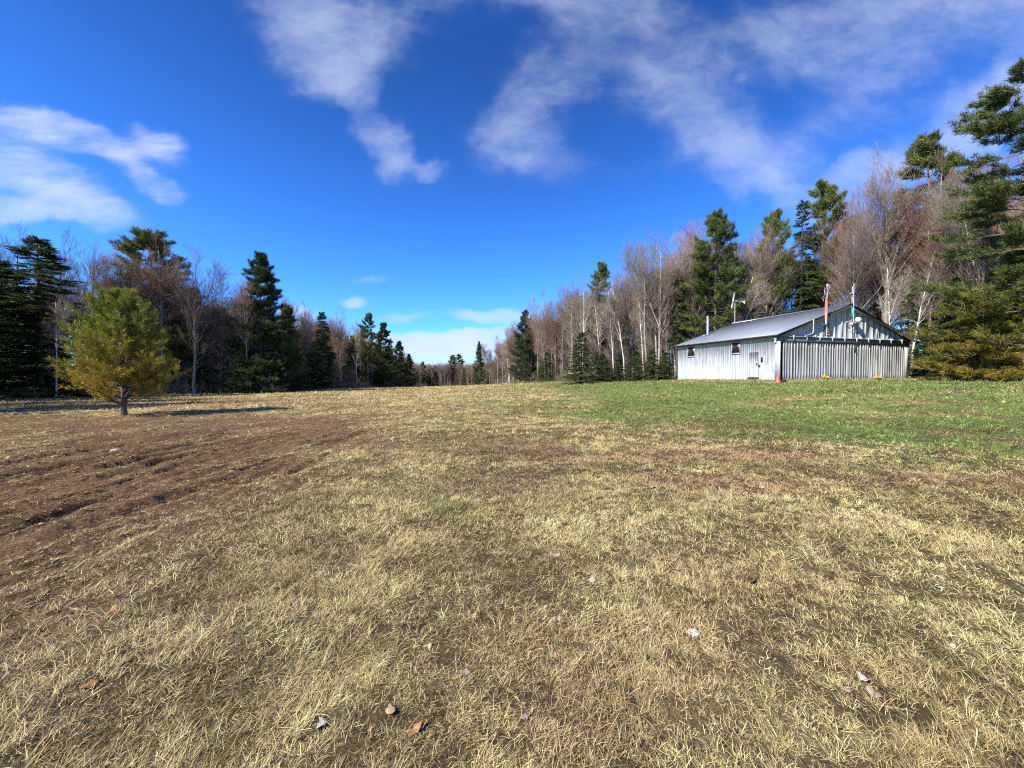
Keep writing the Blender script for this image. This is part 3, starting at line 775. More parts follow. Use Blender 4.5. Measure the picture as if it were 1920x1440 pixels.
def spruce_tree(seed, H=10, W=.24, cb=.03, gap=.27, per=8, c0=(.036, .060, .020), c1=(.085, .115, .032), droop=.28, kt=9, ln=.17, wd=.030, miss=.08, r=.12, powr=.9, side=8):
    rng = np.random.default_rng(seed)
    P, Rr = trunk_path(rng, H, r, 10, .004, tip=.05)
    gt = Geo(); gc = Geo(); gt.tubes(P, Rr, 7, (.12, .10, .085))
    nw = int(H * (1 - cb) / gap)
    zt = cb + (1 - cb - .015) * (np.arange(nw) + rng.random(nw) * .6) / nw
    tw = np.repeat(zt, per) + rng.normal(0, .008, nw * per); tw = np.clip(tw, .01, .985)
    tw = tw[rng.random(len(tw)) > miss]
    pos, _, rr = sample(P, Rr, tw[None]); pos = pos[0]; rr = rr[0]
    az = rng.uniform(0, 2 * np.pi, len(tw))
    L = W * H * (1 - tw) ** powr * rng.uniform(.6, 1.15, len(tw)) * (1 + .22 * np.sin(3 * az + seed)) + .07
    el = rng.normal(.05, .1, len(tw)) + .9 * sstep(.75, 1, tw) - droop * .5 * (1 - tw)
    d = np.stack([np.cos(az) * np.cos(el), np.sin(az) * np.cos(el), np.sin(el)], 1)
    n = 5; pts = [pos]; p = pos
    for i in range(n - 1):
        d = norm(d + np.array([0, 0, -droop * .35 * (1 - i / 2.2)]) + rng.normal(0, .05, d.shape)); p = p + d * (L / (n - 1))[:, None]; pts.append(p)
    B1 = np.stack(pts, 1); B1[..., 2] = np.maximum(B1[..., 2], .06)
    R1 = np.maximum(rr * .3, .008)[:, None] * np.linspace(1, .3, n)
    gt.tubes(B1, R1, 3, (.10, .08, .07))
    t = np.sqrt((np.arange(side)[None] + rng.random((len(B1), side))) / side) * .95 + .05
    po, ta, _ = sample(B1, R1, t)
    sd = norm(np.cross(ta, np.array([0, 0, 1.]))) * np.where(rng.random(t.shape) < .5, 1, -1)[..., None]
    dr = norm(ta * rng.uniform(.4, 1.1, t.shape)[..., None] + sd * rng.uniform(.2, 1, t.shape)[..., None] + np.array([0, 0, -.18]))
    sz = .55 + .9 * (L[:, None] * (1 - t * .6)) / (W * H)
    cz = rng.random((len(B1), 1)) * .6 + .4 * t
    cc = np.asarray(c0) * (1 - cz[..., None]) + np.asarray(c1) * cz[..., None]
    pp = po.reshape(-1, 3); dd = dr.reshape(-1, 3); ss = sz.ravel()
    k = kt
    c = np.repeat(pp, k, 0) + np.repeat(dd * (ln * 1.6 * ss)[:, None], k, 0) * rng.random((len(pp) * k, 1))
    d2 = norm(np.repeat(dd, k, 0) + rng.normal(0, .42, c.shape) * np.array([1, 1, .6]))
    gc.needles(c, d2, ln * np.repeat(ss, k) * rng.uniform(.7, 1.3, len(c)) * 1.25, wd * np.repeat(ss, k) * 1.2, rng, np.repeat(cc.reshape(-1, 3), k, 0) * rng.uniform(.75, 1.25, (len(c), 1)))
    return gt.mesh('trunk', MAT['bark'], True), gc.mesh('crown', MAT['needle']), H


GREY = (.195, .165, .128); RUST = (.25, .155, .115); PINK = (.255, .190, .152); PALE = (.29, .25, .205)
SP = {
    'bare': [bare_tree(1, twig=GREY), bare_tree(2, twig=PINK, forks=3, clear=.35), bare_tree(3, twig=GREY, forks=1, clear=.4, spread=.28), bare_tree(4, twig=PINK, forks=2, clear=.25, spread=.38),
             bare_tree(5, twig=PALE, forks=0, clear=.3, spread=.24, bark=(.36, .32, .28)), bare_tree(6, twig=PINK, forks=4, clear=.3, spread=.3)],
    'maple': [bare_tree(21, twig=RUST, forks=3, clear=.35, buds=(.26, .115, .09), spread=.33), bare_tree(22, twig=RUST, forks=2, clear=.4, buds=(.25, .12, .095), spread=.3)],
    'birch': [bare_tree(31, H=14, r=.15, twig=PALE, forks=1, clear=.45, spread=.2, birch=True, lean=(-.12, 0), up=.2, dense=.8), bare_tree(32, H=14, r=.14, twig=PALE, forks=2, clear=.4, spread=.2, birch=True, lean=(-.05, .03), bow=(-.1, 0), up=.25, dense=.8),
              bare_tree(33, H=14, r=.15, twig=PALE, forks=1, clear=.5, spread=.22, birch=True, lean=(.02, 0), up=.3, dense=.8)],
    'brush': [bare_tree(41, H=6, r=.05, twig=GREY, forks=4, clear=.12, spread=.4, up=.3, dense=.7), bare_tree(42, H=6, r=.045, twig=(.24, .19, .15), forks=3, clear=.08, spread=.45, up=.15, dense=.8)],
    'pine': [pine_tree(51, cb=.22, gap=.5), pine_tree(52, cb=.42, gap=.6), pine_tree(53, cb=.05, gap=.5, per=7, prof=lambda t: 16 * .29 * np.clip(1.03 - t, 0, 1) ** .75, c0=(.028, .050, .018), c1=(.052, .078, .024)), pine_tree(54, cb=.5, gap=.55, per=6)],
    'spruce': [spruce_tree(61, W=.31, per=11, ln=.24, wd=.06, side=10, powr=.8), spruce_tree(62, W=.22, cb=.05, miss=.12, per=10, ln=.23, wd=.055, side=9, powr=.8), spruce_tree(63, W=.34, droop=.35, per=11, ln=.24, wd=.06, side=10, powr=.8)],
    'ragged': [spruce_tree(71, H=16, W=.16, cb=.35, gap=.36, per=7, miss=.25, r=.16, kt=11, ln=.30, wd=.055), spruce_tree(72, H=16, W=.23, cb=.04, gap=.30, per=9, miss=.12, r=.18, droop=.2, ln=.34, wd=.07, powr=.75, kt=11)],
    'snag': [bare_tree(81, H=13, r=.09, forks=0, clear=.12, spread=.13, twig=(.20, .15, .125), bark=(.21, .18, .15), up=.05, dense=1.3)],
}
print('species', round(time.time() - T0, 1))
PARTN = {'bare': 'trunk'}
NAME = dict(bare='bare_tree', maple='red_maple', birch='birch_tree', brush='bare_sapling', pine='pine_tree', spruce='spruce_tree', ragged='conifer_tree', snag='dead_tree')
CAT = dict(bare='tree', maple='maple tree', birch='birch tree', brush='sapling', pine='pine tree', spruce='spruce tree', ragged='conifer', snag='dead tree')
TREES = []
trng = np.random.default_rng(77)


def plant(kind, var, X, Y, H, label, group=None, wide=1.0, rz=None, name=None):
    tm, cm, H0 = SP[kind][var % len(SP[kind])]
    z = float(ground_z(np.array([float(X)]), np.array([float(Y)]))[0])
    o = thing(name or NAME[kind], label, CAT[kind], (X, Y, z - .03), trng.uniform(0, 6.28) if rz is None else rz, group)
    s = H / H0; o.scale = (s * wide, s * wide, s)
    for nm, me in (('trunk', tm), ('crown', cm)):
        c = bpy.data.objects.new(nm, me); COL.objects.link(c); c.parent = o
    TREES.append((X, Y, kind))
    return o


def at(px, Y, top=None):
    """world X for an azimuth read off the photograph, and the height that reaches a given elevation"""
    X = (px - 960) / 723 * Y
    z = float(ground_z(np.array([float(X)]), np.array([float(Y)]))[0])
    return X, (None if top is None else (708 - top) / 723 * Y + EYE - z)


# --- trees one can tell apart: kind, variant, azimuth, distance, top, width factor, turn, label
FEATURE = [
    # left stand
    ('ragged', 1, 78, 31, 450, 1.75, 0, 'broad dark conifer rising behind the young golden pine, with pointed top'),
    ('ragged', 1, 5, 30, 490, 1.6, 2, 'dark drooping conifer cut off by the edge of the picture, farthest left'),
    ('bare', 2, 42, 34, 432, 1.0, 1, 'bare hardwood showing twigs above the dark conifers at far left'),
    ('bare', 0, 118, 35, 440, 1.1, 2, 'bare hardwood just right of the broad dark conifer, fine twigs against sky'),
    ('birch', 2, 105, 29.5, 560, .8, 0, 'thin pale leaning trunk standing against the darkest conifers'),
    ('bare', 3, 180, 38, 468, 1.0, 3, 'bare grey tree showing directly above the young golden pine'),
    ('bare', 1, 222, 39, 475, .9, 1, 'bare tree between the golden pine top and the tall pine behind the red maple'),
    ('pine', 0, 287, 43, 434, 1.45, 1, 'tall dark pine with its head behind the red maple, left side'),
    ('maple', 0, 306, 40.5, 462, 1.0, 2, 'rusty red budded maple in front of the tall left pine'),
    ('bare', 5, 365, 41, 470, 1.0, 0, 'bare pinkish hardwood with fan crown, right of the red maple'),
    ('snag', 0, 414, 43, 505, 1.0, 0, 'slender dead spruce with pale bare trunk beside the biggest left pine'),
    ('snag', 0, 433, 43.5, 560, .9, 3, 'shorter dead spruce touching the flank of the biggest left pine'),
    ('pine', 2, 488, 46, 478, 1.0, 0.5, 'biggest pine of the left treeline, full dark cone with ragged layers'),
    ('maple', 1, 462, 43.5, 528, .8, 1, 'rusty bare tree standing in front of the biggest left pine'),
    ('pine', 0, 541, 50, 572, .8, 2, 'small pine tucked at the right foot of the biggest left pine'),
    ('spruce', 0, 452, 43, 655, 1.1, 1, 'low dark spruce under the biggest left pine'),
    ('spruce', 2, 556, 51, 650, 1.1, 2, 'low black looking spruce between biggest left pine and narrow spire'),
    ('bare', 5, 578, 60, 574, .8, 1, 'pale bare tree poking above the gap right of the biggest left pine'),
    ('spruce', 1, 605, 62, 584, .9, 0, 'narrow dark spire spruce halfway along the left treeline'),
    ('maple', 0, 640, 66, 583, .9, 2, 'rusty brown topped tree right of the narrow dark spire'),
    ('spruce', 0, 592, 58, 640, 1.2, 1, 'bushy dark spruce low in front of the narrow spire'),
    ('bare', 4, 668, 70, 600, .8, 0, 'pale slim bare tree left of the round headed pine'),
    ('pine', 1, 690, 74, 588, .9, 0, 'round headed dark pine in the middle of the receding left treeline'),
    ('pine', 2, 720, 84, 606, .9, 2, 'layered pine standing just beyond the round headed pine'),
    ('pine', 2, 748, 100, 640, .95, 1, 'lower pine on the descending end of the left treeline'),
    ('pine', 2, 766, 115, 664, 1.0, 0, 'last full pine before the gap at the end of the field'),
    # far end
    ('pine', 0, 793, 190, 678, 1.0, 0, 'lone dark pine at the far end, first right of the left treeline'),
    ('spruce', 1, 815, 205, 684, 1.0, 0, 'tiny dark spire in the middle of the far end trees'),
    ('pine', 3, 849, 205, 666, 1.2, 1, 'dark flat headed pine at far end, one of a close pair, left one'),
    ('pine', 1, 861, 208, 664, 1.2, 2, 'dark flat headed pine at far end, one of a close pair, right one'),
    ('spruce', 0, 870, 180, 690, .8, 0, 'small greenish conifer at the far end below the paired pines'),
    # right treeline
    ('pine', 2, 899, 128, 641, .55, 3, 'dark narrow pine beginning the right treeline at the field end'),
    ('maple', 1, 918, 128, 655, 1.1, 1, 'rosy bare tree hugging the narrow pine at the field end'),
    ('pine', 2, 984, 96, 583, .85, 1, 'pine with upswept ragged tip breaking out of the right hardwoods'),
    ('bare', 5, 1022, 82, 552, .9, 2, 'tall bare tree with feathered top beside the ragged tipped pine'),
    ('maple', 0, 1042, 80, 582, .9, 1, 'reddish bare tree between the feathered bare tree and the leaning birches'),
    ('birch', 2, 1092, 62, 545, .8, 0, 'white birch rising straight behind the lone dark spruce'),
    ('birch', 0, 1128, 60, 570, .9, 0, 'white birch leaning strongly left, first right of the lone spruce'),
    ('birch', 0, 1152, 60, 545, .8, 0.2, 'white birch leaning left beneath the small pine top'),
    ('birch', 1, 1172, 59, 540, .9, 0.1, 'curved white birch leaning left, third right of the lone spruce'),
    ('birch', 0, 1208, 56, 528, .8, 0.1, 'forked tall white birch midway between lone spruce and hangar'),
    ('pine', 3, 1127, 70, 494, .8, 2, 'pine of which just the top clears the hardwoods above the birches'),
    ('bare', 1, 1185, 62, 505, 1.0, 1, 'bare tree with round twiggy crown left of the big green pine'),
    ('bare', 5, 1240, 57, 490, .9, 2, 'pale bare tree standing left of the big green pine by the hangar'),
    ('maple', 1, 1300, 57, 422, 1.0, 0, 'tall reddish bare tree at the shoulder of the big green pine'),
    ('spruce', 0, 1090, 56, 624, 1.35, 0, 'lone dark green spruce standing forward at the right edge of the field'),
    ('spruce', 2, 1026, 72, 660, 1.5, 1, 'small spruce left of the lone dark green spruce, at the field edge'),
    ('spruce', 0, 1130, 55.5, 664, 1.9, 2, 'bushy young fir immediately right of the lone dark spruce'),
    ('spruce', 2, 1160, 54.5, 672, 2.0, 1, 'second low fir right of the lone dark spruce'),
    ('spruce', 0, 1192, 53, 658, 1.8, 3, 'low fir midway along the row towards the hangar'),
    ('spruce', 2, 1222, 51.5, 656, 1.7, 4, 'low fir nearly touching the hangar end of the row'),
    ('spruce', 1, 1248, 50.5, 660, 2.1, 1, 'low dark fir beside the far corner of the hangar wall'),
    ('pine', 0, 1340, 51, 403, 1.0, 2.2, 'big green pine over the hangar roof, nearest the chimney'),
    ('pine', 3, 1447, 52, 400, .75, 0, 'slim green pine with high tuft crown above the middle of the roof'),
    ('ragged', 0, 1500, 50, 376, 1.0, 0, 'ragged thin crowned spruce with bare lower trunk behind the ridge'),
    ('pine', 1, 1543, 52, 343, .9, 1, 'pointed pine top left of the roof ridge, above the hardwoods'),
    ('maple', 0, 1585, 50, 380, .8, 2, 'rusty hardwood above the roof ridge, right of the pointed pine top'),
    ('bare', 4, 1610, 46, 400, .9, 1, 'pale many stemmed bare tree just over the roof ridge'),
    ('bare', 5, 1664, 45, 300, 1.0, 0, 'tallest bare hardwood over the right roof slope, feathery top'),
    ('pine', 1, 1737, 47, 262, 1.05, 2, 'tall pine head standing above the red maple, right of the hangar'),
    ('maple', 0, 1765, 43, 315, 1.15, 1, 'large red budded maple on the right, under the tall pine head'),
    ('bare', 1, 1830, 40, 330, 1.0, 2, 'pinkish pale bare tree showing between the layers of the nearest pine'),
    ('birch', 1, 1706, 40, 470, .9, 2.9, 'clean white birch just right of the hangar eave, slightly leaning'),
    ('birch', 0, 1672, 41, 500, .7, 0.1, 'bent white birch stem over the right roof slope'),
    ('spruce', 1, 1733, 42, 440, 1.0, 0, 'dark spruce standing among the bare trees right of the hangar'),
    ('ragged', 0, 1800, 39, 395, 1.0, 1, 'dark thin conifer between red maple and nearest pine'),
    ('spruce', 2, 1742, 35.5, 612, 1.3, 1, 'green fir right against the hangar corner post'),
    ('spruce', 0, 1716, 36.5, 655, 1.3, 2, 'low fir squeezed between hangar corner and green fir'),
    ('spruce', 2, 1775, 34, 640, 1.3, 3, 'low fir in front of the yellowish pine at the woods edge'),
    ('spruce', 1, 1790, 36, 520, 1.2, 3, 'taller dark fir behind the yellowish pine, right of hangar'),
]
for (k, v, px, Y, top, wide, rz, lab) in FEATURE:
    X, H = at(px, Y, top); plant(k, v, X, Y, H, lab, wide=wide, rz=rz)

# the nearest pine, its layers reach into the picture from beyond the edge
SP['great_pine'] = [pine_tree(91, H=20, r=.28, cb=.08, gap=1.0, per=7, prof=lambda t: (4.2 + 1.9 * sstep(.5, .72, t)) * np.clip(1.10 - t, 0, 1) ** .32 * (.62 + .55 * np.sin(t * 34) ** 2), kt=16, ln=.32, wd=.042, side=11, miss=.08,
                             c0=(.065, .090, .024), c1=(.155, .175, .040), gold=(.10, .42, (.20, .17, .03)), el0=.0, top_up=.4)]
NAME['great_pine'] = 'pine_tree'; CAT['great_pine'] = 'pine tree'
plant('great_pine', 0, 34.1, 25.6, 20.6, 'nearest and tallest pine, its long flat branches entering from the right edge', rz=1.0)
SP['gold_pine'] = [pine_tree(93, H=6, r=.09, cb=.03, gap=.34, per=7, prof=lambda t: 2.5 * np.clip(1.06 - t, 0, 1) ** .55, kt=16, ln=.24, wd=.032, side=8, miss=.08, dead=False,
                             c0=(.12, .125, .026), c1=(.22, .195, .034), gold=(.05, .8, (.32, .225, .04)), el0=.2)]
NAME['gold_pine'] = 'pine_tree'; CAT['gold_pine'] = 'pine tree'
X, H = at(1855, 27.2, 565)
plant('gold_pine', 0, X, 27.2, H, 'yellowish young pine at the woods edge under the nearest pine', rz=.4, wide=1.3)
X, H = at(1925, 29.5, 480)
plant('gold_pine', 0, X, 29.5, H, 'olive young pine half cut by the right edge, behind the yellowish one', rz=2.4, wide=.9)

# the young pine alone on the field
SP['field_pine'] = [pine_tree(97, H=5.3, r=.12, cb=.16, gap=.20, per=8, prof=lambda t: 3.2 * np.clip(1.02 - t, 0, 1) ** .66 * (.82 + .18 * np.sin(t * 60)) * sstep(-.06, .24, t) + .1, kt=17, ln=.17, wd=.016, side=8, miss=.24, rl=(.55, 1.2), dead=False, tip_up=.85,
                              c0=(.15, .175, .028), c1=(.30, .31, .042), gold=(.18, .78, (.43, .29, .036)), el0=.42, top_up=.6)]
NAME['field_pine'] = 'pine_tree'; CAT['field_pine'] = 'pine tree'
plant('field_pine', 0, -16.1, 16.0, 4.95, 'young golden green pine standing alone on the open field', rz=.7, wide=.92)


# --- the woods between them
SHOWN = [(X_, Y_, 1.6 if k_ in ('spruce', 'gold_pine', 'great_pine', 'ragged') else .4) for X_, Y_, k_ in TREES if k_ != 'field_pine']


def strip(line, side, depth, n, kinds, Hr, label_of, group_of, seed):
    rng = np.random.default_rng(seed)
    line = np.asarray(line, float); seg = np.linalg.norm(np.diff(line, axis=0), axis=1); cum = np.concatenate([[0], np.cumsum(seg)])
    ks, ws = zip(*kinds); ws = np.array(ws, float) / sum(ws)
    done = 0; tries = 0
    while done < n and tries < n * 60:
        tries += 1
        s = rng.uniform(0, cum[-1]); i = min(np.searchsorted(cum, s, 'right') - 1, len(seg) - 1)
        p = line[i] + (line[i + 1] - line[i]) * (s - cum[i]) / seg[i]
        t = (line[i + 1] - line[i]) / seg[i]; nrm = np.array([-t[1], t[0]]) * side
        dd = rng.uniform(0, 1) ** 1.2 * (depth[1] - depth[0]) + depth[0]
        q = p + nrm * dd
        k = ks[rng.choice(len(ks), p=ws)]
        hx, hy = to_hangar(*q)
        mg = 2.2 if k in ('spruce', 'pine') else 1.3
        if -mg < hx < HW + mg and -mg - 3 < hy < HL + mg: continue
        if k != 'brush' or seed in (4, 5, 6, 7):
            cw = (1.0 if k == 'brush' else 1.7)
            if any(q[1] < fy + 2.0 and abs(q[0] / q[1] - fx / fy) * q[1] < cw + fw * .5 for fx, fy, fw in SHOWN): continue
        md = .8 if k == 'brush' else 1.35
        if any((q[0] - a) ** 2 + (q[1] - b) ** 2 < (md * (1 + .004 * q[1])) ** 2 for a, b, kk in TREES): continue
        h = rng.uniform(*Hr[k]) if k in Hr else rng.uniform(*Hr['*'])
        plant(k, int(rng.integers(0, 9)), q[0], q[1], h, label_of(k), group_of(k), wide=rng.uniform(.8, 1.2))
        done += 1


WORD = dict(bare='bare grey hardwood', maple='rusty budded maple', birch='thin white birch', brush='leafless sapling', pine='dark pine', spruce='dark young fir', ragged='ragged conifer', snag='bare dead conifer')


def zone(text, gtext):
    return (lambda k: f'{WORD[k]} {text}', lambda k: f'{WORD[k]}s {gtext}')


lo, go = zone('crowded in the shaded woods along the left of the field', 'in the shaded left woods')
strip([(-43, 29), (-37, 36), (-32.5, 43), (-29, 49)], 1, (0, 11), 34, [('bare', 6), ('snag', 3), ('brush', 4), ('spruce', 2), ('pine', 1), ('ragged', 3)], {'*': (10, 13.5), 'brush': (3, 6), 'spruce': (2.5, 6), 'snag': (7, 11), 'pine': (9, 12), 'ragged': (7, 11)}, lo, go, 1)
strip([(-29, 48), (-27.8, 58), (-27, 68), (-28, 84), (-30, 105), (-33, 130)], 1, (0, 9), 52, [('bare', 6), ('snag', 2), ('brush', 3), ('spruce', 3), ('pine', 1), ('maple', 1.5)], {'*': (9, 12.5), 'brush': (3, 6), 'spruce': (3, 7), 'snag': (7, 11), 'pine': (8, 11)}, lo, go, 2)
lo, go = zone('in the low wood closing the far end of the field', 'closing the far end')
strip([(-48, 196), (-38, 206), (-24, 208), (-16, 200)], -1, (-6, 8), 40, [('bare', 6), ('pine', 1), ('spruce', 1), ('maple', 1)], {'*': (8.5, 11.5), 'spruce': (6, 9), 'pine': (10, 12.5)}, lo, go, 3)
lo, go = zone('in the brown woods sloping down along the right of the field', 'in the brown right woods')
strip([(10.5, 60), (7.5, 72), (4.5, 86), (-2, 104), (-11, 137), (-14, 150)], -1, (0, 14), 70, [('bare', 8), ('maple', 2.2), ('brush', 3), ('spruce', 1), ('birch', 1)], {'*': (13, 17), 'brush': (4, 7), 'spruce': (3, 6), 'birch': (11, 14)}, lo, go, 4)
strip([(20, 53.5), (14, 54), (11, 58)], -1, (0, 14), 26, [('bare', 6), ('maple', 1), ('brush', 4), ('birch', 1.5), ('spruce', 1.2)], {'*': (13.5, 18), 'brush': (4, 7), 'spruce': (3, 7), 'birch': (11, 15)}, lo, go, 5)
lo, go = zone('packed among the pale trunks behind the hangar', 'behind the hangar')
strip([(38, 42), (33, 48), (24, 50.5), (18, 51.5)], -1, (0, 15), 50, [('bare', 8), ('maple', 2), ('birch', 2.5), ('brush', 4), ('snag', 1.5), ('ragged', 1)], {'*': (16.5, 22), 'brush': (4, 8), 'birch': (12, 16), 'snag': (9, 13), 'ragged': (13, 19)}, lo, go, 6)
lo, go = zone('in the thicket right of the hangar', 'right of the hangar')
strip([(41, 22), (38.5, 28), (41, 34), (41, 40)], -1, (0, 12), 30, [('bare', 6), ('maple', 2), ('brush', 4), ('spruce', 2), ('snag', 1.5), ('ragged', 1)], {'*': (15, 20), 'brush': (3, 7), 'spruce': (2.5, 7), 'snag': (9, 12), 'ragged': (10, 15)}, lo, go, 7)
# trees just beyond the left edge that shade the field there
for i, (X, Y, k, H) in enumerate([(-30, 9.5, 'ragged', 11), (-33, 13, 'bare', 13), (-28.5, 13.5, 'ragged', 10), (-31, 16.5, 'pine', 12), (-34, 20, 'ragged', 12), (-37, 24, 'ragged', 12), (-28.5, 17.3, 'bare', 12),
                                  (-36, 16, 'bare', 13), (-40, 21, 'pine', 13), (-27.3, 15.8, 'ragged', 9), (-39, 26.5, 'ragged', 11), (-33, 22.2, 'bare', 12), (-35, 10, 'pine', 13)]):
    plant(k, i, X, Y, H, f'{WORD[k]} standing just outside the left edge of the picture', f'{WORD[k]}s beyond the left edge')
print('trees', len(TREES), round(time.time() - T0, 1))


# --- the deep woods behind the trees one can tell apart: one mass
def build_woods():
    rng = np.random.default_rng(19)
    kinds = [('bare', 0), ('bare', 1), ('bare', 5), ('maple', 1), ('spruce', 1), ('ragged', 1), ('bare', 2), ('bare', 3)]
    cols = []
    for part in (0, 1):
        c = bpy.data.collections.new(('deep_trunks', 'deep_crowns')[part])
        for i, (k, v) in enumerate(kinds):
            c.objects.link(bpy.data.objects.new(f'deep_{("trunk", "crown")[part]}_{i}', SP[k][v][part]))
        cols.append(c)
    P = []; idx = []; sc = []

    def put(x, y, h, left):
        hx, hy = to_hangar(x, y)
        if -2 < hx < HW + 3 and -3 < hy < HL + 3: return
        if any((x - a) ** 2 + (y - b) ** 2 < .8 for a, b, kk in TREES): return
        pr = (np.array([3, 3, 3, 1.2, 2.4, 3, 3, 2]) if left else np.array([4, 4, 4, 2, .6 * (y > 120), 0, 3, 3]))
        i = int(rng.choice(8, p=pr / pr.sum()))
        H0 = SP[kinds[i][0]][kinds[i][1]][2]
        hh = h * rng.uniform(.75, 1.05) * (.6 if i == 4 else .85 if i == 5 else 1)
        P.append((x, y)); idx.append(i); sc.append(hh / H0)
    for y in rng.uniform(12, 205, 620) if True else []:
        d = 4 + rng.uniform(0, 1) ** .9 * 28
        put(float(np.interp(y, EDGE_R[:, 1], EDGE_R[:, 0]) + d), float(y + .2 * d), (18 + 2 * (y < 60)) * (1 if y < 125 else .6), False)
    for y in rng.uniform(14, 205, 700):
        d = 4 + rng.uniform(0, 1) * 24
        put(float(np.interp(y, EDGE_L[:, 1], EDGE_L[:, 0]) - d), float(y + .1 * d), 13.0 if y < 120 else 11, True)
    for x in rng.uniform(-66, 4, 460): put(float(x), float(rng.uniform(203, 240)), 12.0, False)
    P = np.array(P); z = ground_z(P[:, 0], P[:, 1]) - .05
    me = bpy.data.meshes.new('woods'); me.from_pydata([(float(a), float(b), float(c)) for (a, b), c in zip(P, z)], [], [])
    for nm, ty, dat in (('pick', 'INT', idx), ('size', 'FLOAT', sc), ('turn', 'FLOAT', rng.uniform(0, 6.28, len(P)))):
        at_ = me.attributes.new(nm, ty, 'POINT'); at_.data.foreach_set('value', np.array(dat, np.int32 if ty == 'INT' else np.float32))
    o = bpy.data.objects.new('woods', me); COL.objects.link(o)
    ng = bpy.data.node_groups.new('woods', 'GeometryNodeTree')
    ng.interface.new_socket('Geometry', in_out='INPUT', socket_type='NodeSocketGeometry'); ng.interface.new_socket('Geometry', in_out='OUTPUT', socket_type='NodeSocketGeometry')
    N = ng.nodes.new; L = ng.links.new
    gi = N('NodeGroupInput'); go_ = N('NodeGroupOutput'); jn = N('GeometryNodeJoinGeometry')

    def attr(nm, ty):
        a = N('GeometryNodeInputNamedAttribute'); a.data_type = ty; a.inputs['Name'].default_value = nm
        return a.outputs['Attribute']
    for c in cols:
        ci = N('GeometryNodeCollectionInfo'); ci.inputs['Collection'].default_value = c
        ci.inputs['Separate Children'].default_value = True; ci.inputs['Reset Children'].default_value = True
        ip = N('GeometryNodeInstanceOnPoints'); L(gi.outputs[0], ip.inputs['Points']); L(ci.outputs[0], ip.inputs['Instance'])
        ip.inputs['Pick Instance'].default_value = True
        L(attr('pick', 'INT'), ip.inputs['Instance Index'])
        cx_ = N('ShaderNodeCombineXYZ'); L(attr('turn', 'FLOAT'), cx_.inputs[2]); L(cx_.outputs[0], ip.inputs['Rotation'])
        L(attr('size', 'FLOAT'), ip.inputs['Scale'])
        L(ip.outputs[0], jn.inputs[0])
    L(jn.outputs[0], go_.inputs[0])
    md = o.modifiers.new('woods', 'NODES'); md.node_group = ng
    return tag(o, 'mass of bare and dark trees deep in the woods around the field', 'woods', kind='stuff')


build_woods()

# --- brush and dead stems along the wood edges
def build_undergrowth():
    rng = np.random.default_rng(5); G = Geo()
    Ps = []
    for line, sgn in ((EDGE_R, 1), (EDGE_L, -1)):
        y = rng.uniform(14, 205, 5200) ** 1.0
        y = np.where(rng.random(len(y)) < .6, rng.uniform(18, 75, len(y)), y)
        x = np.interp(y, line[:, 1], line[:, 0]) + sgn * rng.uniform(.2, 7, len(y))
        Ps.append(np.stack([x, y], 1))
    x = rng.uniform(-45, -8, 700); Ps.append(np.stack([x, rng.uniform(199, 212, 700)], 1))
    p = np.concatenate(Ps)
    hx, hy = to_hangar(p[:, 0], p[:, 1]); p = p[~((hx > -1) & (hx < HW + .6) & (hy > -4) & (hy < HL + .8))]
    for fx, fy, fw in SHOWN:
        if fw > 1: p = p[~((p[:, 1] < fy + .5) & (np.abs(p[:, 0] / p[:, 1] - fx / fy) * p[:, 1] < 1.7))]
    n = len(p); z = ground_z(p[:, 0], p[:, 1])
    th = rng.uniform(0, 6.28, n); h = rng.gamma(2.2, .45, n).clip(.3, 3); lean = rng.uniform(.1, .9, n)
    d = norm(np.stack([np.cos(th) * lean, np.sin(th) * lean, np.ones(n)], 1))
    pts = [np.stack([p[:, 0], p[:, 1], z - .05], 1)]
    for i in range(3):
        d = norm(d + rng.normal(0, .16, d.shape)); pts.append(pts[-1] + d * (h / 3)[:, None])
    P = np.stack(pts, 1); Rr = (.006 + .004 * h)[:, None] * np.linspace(1, .35, 4)
    cols = np.array([(.20, .155, .12), (.15, .115, .09), (.26, .21, .16)])[rng.integers(0, 3, n)]
    G.tubes(P, Rr, 3, cols)
    B, E, _ = grow(rng, P, Rr, 5, .25, 1, .7, (.4, 1.1), .1, 3, .7, .2, .005)
    G.tubes(B, E, 3, np.repeat(cols, 5, 0))
    return G


tag(obj('undergrowth', build_undergrowth(), MAT['twig']), 'tangled leafless brush along the foot of the woods', 'undergrowth', kind='stuff')

# ------------------------------------------------------------------ hangar
hang = thing('hangar', 'low weathered grey and white gabled hangar with ribbed sliding front', 'hangar', (HX, HY, HZ), HTH)
hr = np.random.default_rng(8)
SL = .348; EZ = 3.49; OE, OR = .35, .30      # roof slope, eave height, overhangs
RX = HW / 2


def roof_z(x): return EZ + SL * (np.minimum(x + OE, HW + OE - x))


def boards(G, axis, at_, a0, a1, zb, ztop, w=(.14, .21), th=.022, out=-1, tint=(.85, 1.05), gap=.006):
    a = a0
    while a < a1 - .02:
        b = min(a + hr.uniform(*w), a1); v = hr.uniform(*tint); c = (v * hr.uniform(.97, 1.02), v, v * hr.uniform(.99, 1.03))
        t = th * hr.uniform(.7, 1.25); zz0 = zb + hr.uniform(-.02, .03)
        za, zb_ = ztop(a + gap / 2), ztop(b - gap / 2)
        lo_, hi_ = (at_ - t, at_) if out < 0 else (at_, at_ + t)
        poly = [(a + gap / 2, zz0), (b - gap / 2, zz0), (b - gap / 2, zb_), (a + gap / 2, za)]
        if axis == 'x':      # wall normal along x, boards run along y
            G.prism(poly, 0, lo_, hi_, c)
        else:
            G.prism(poly, 1, lo_, hi_, c)
        a = b
    return G


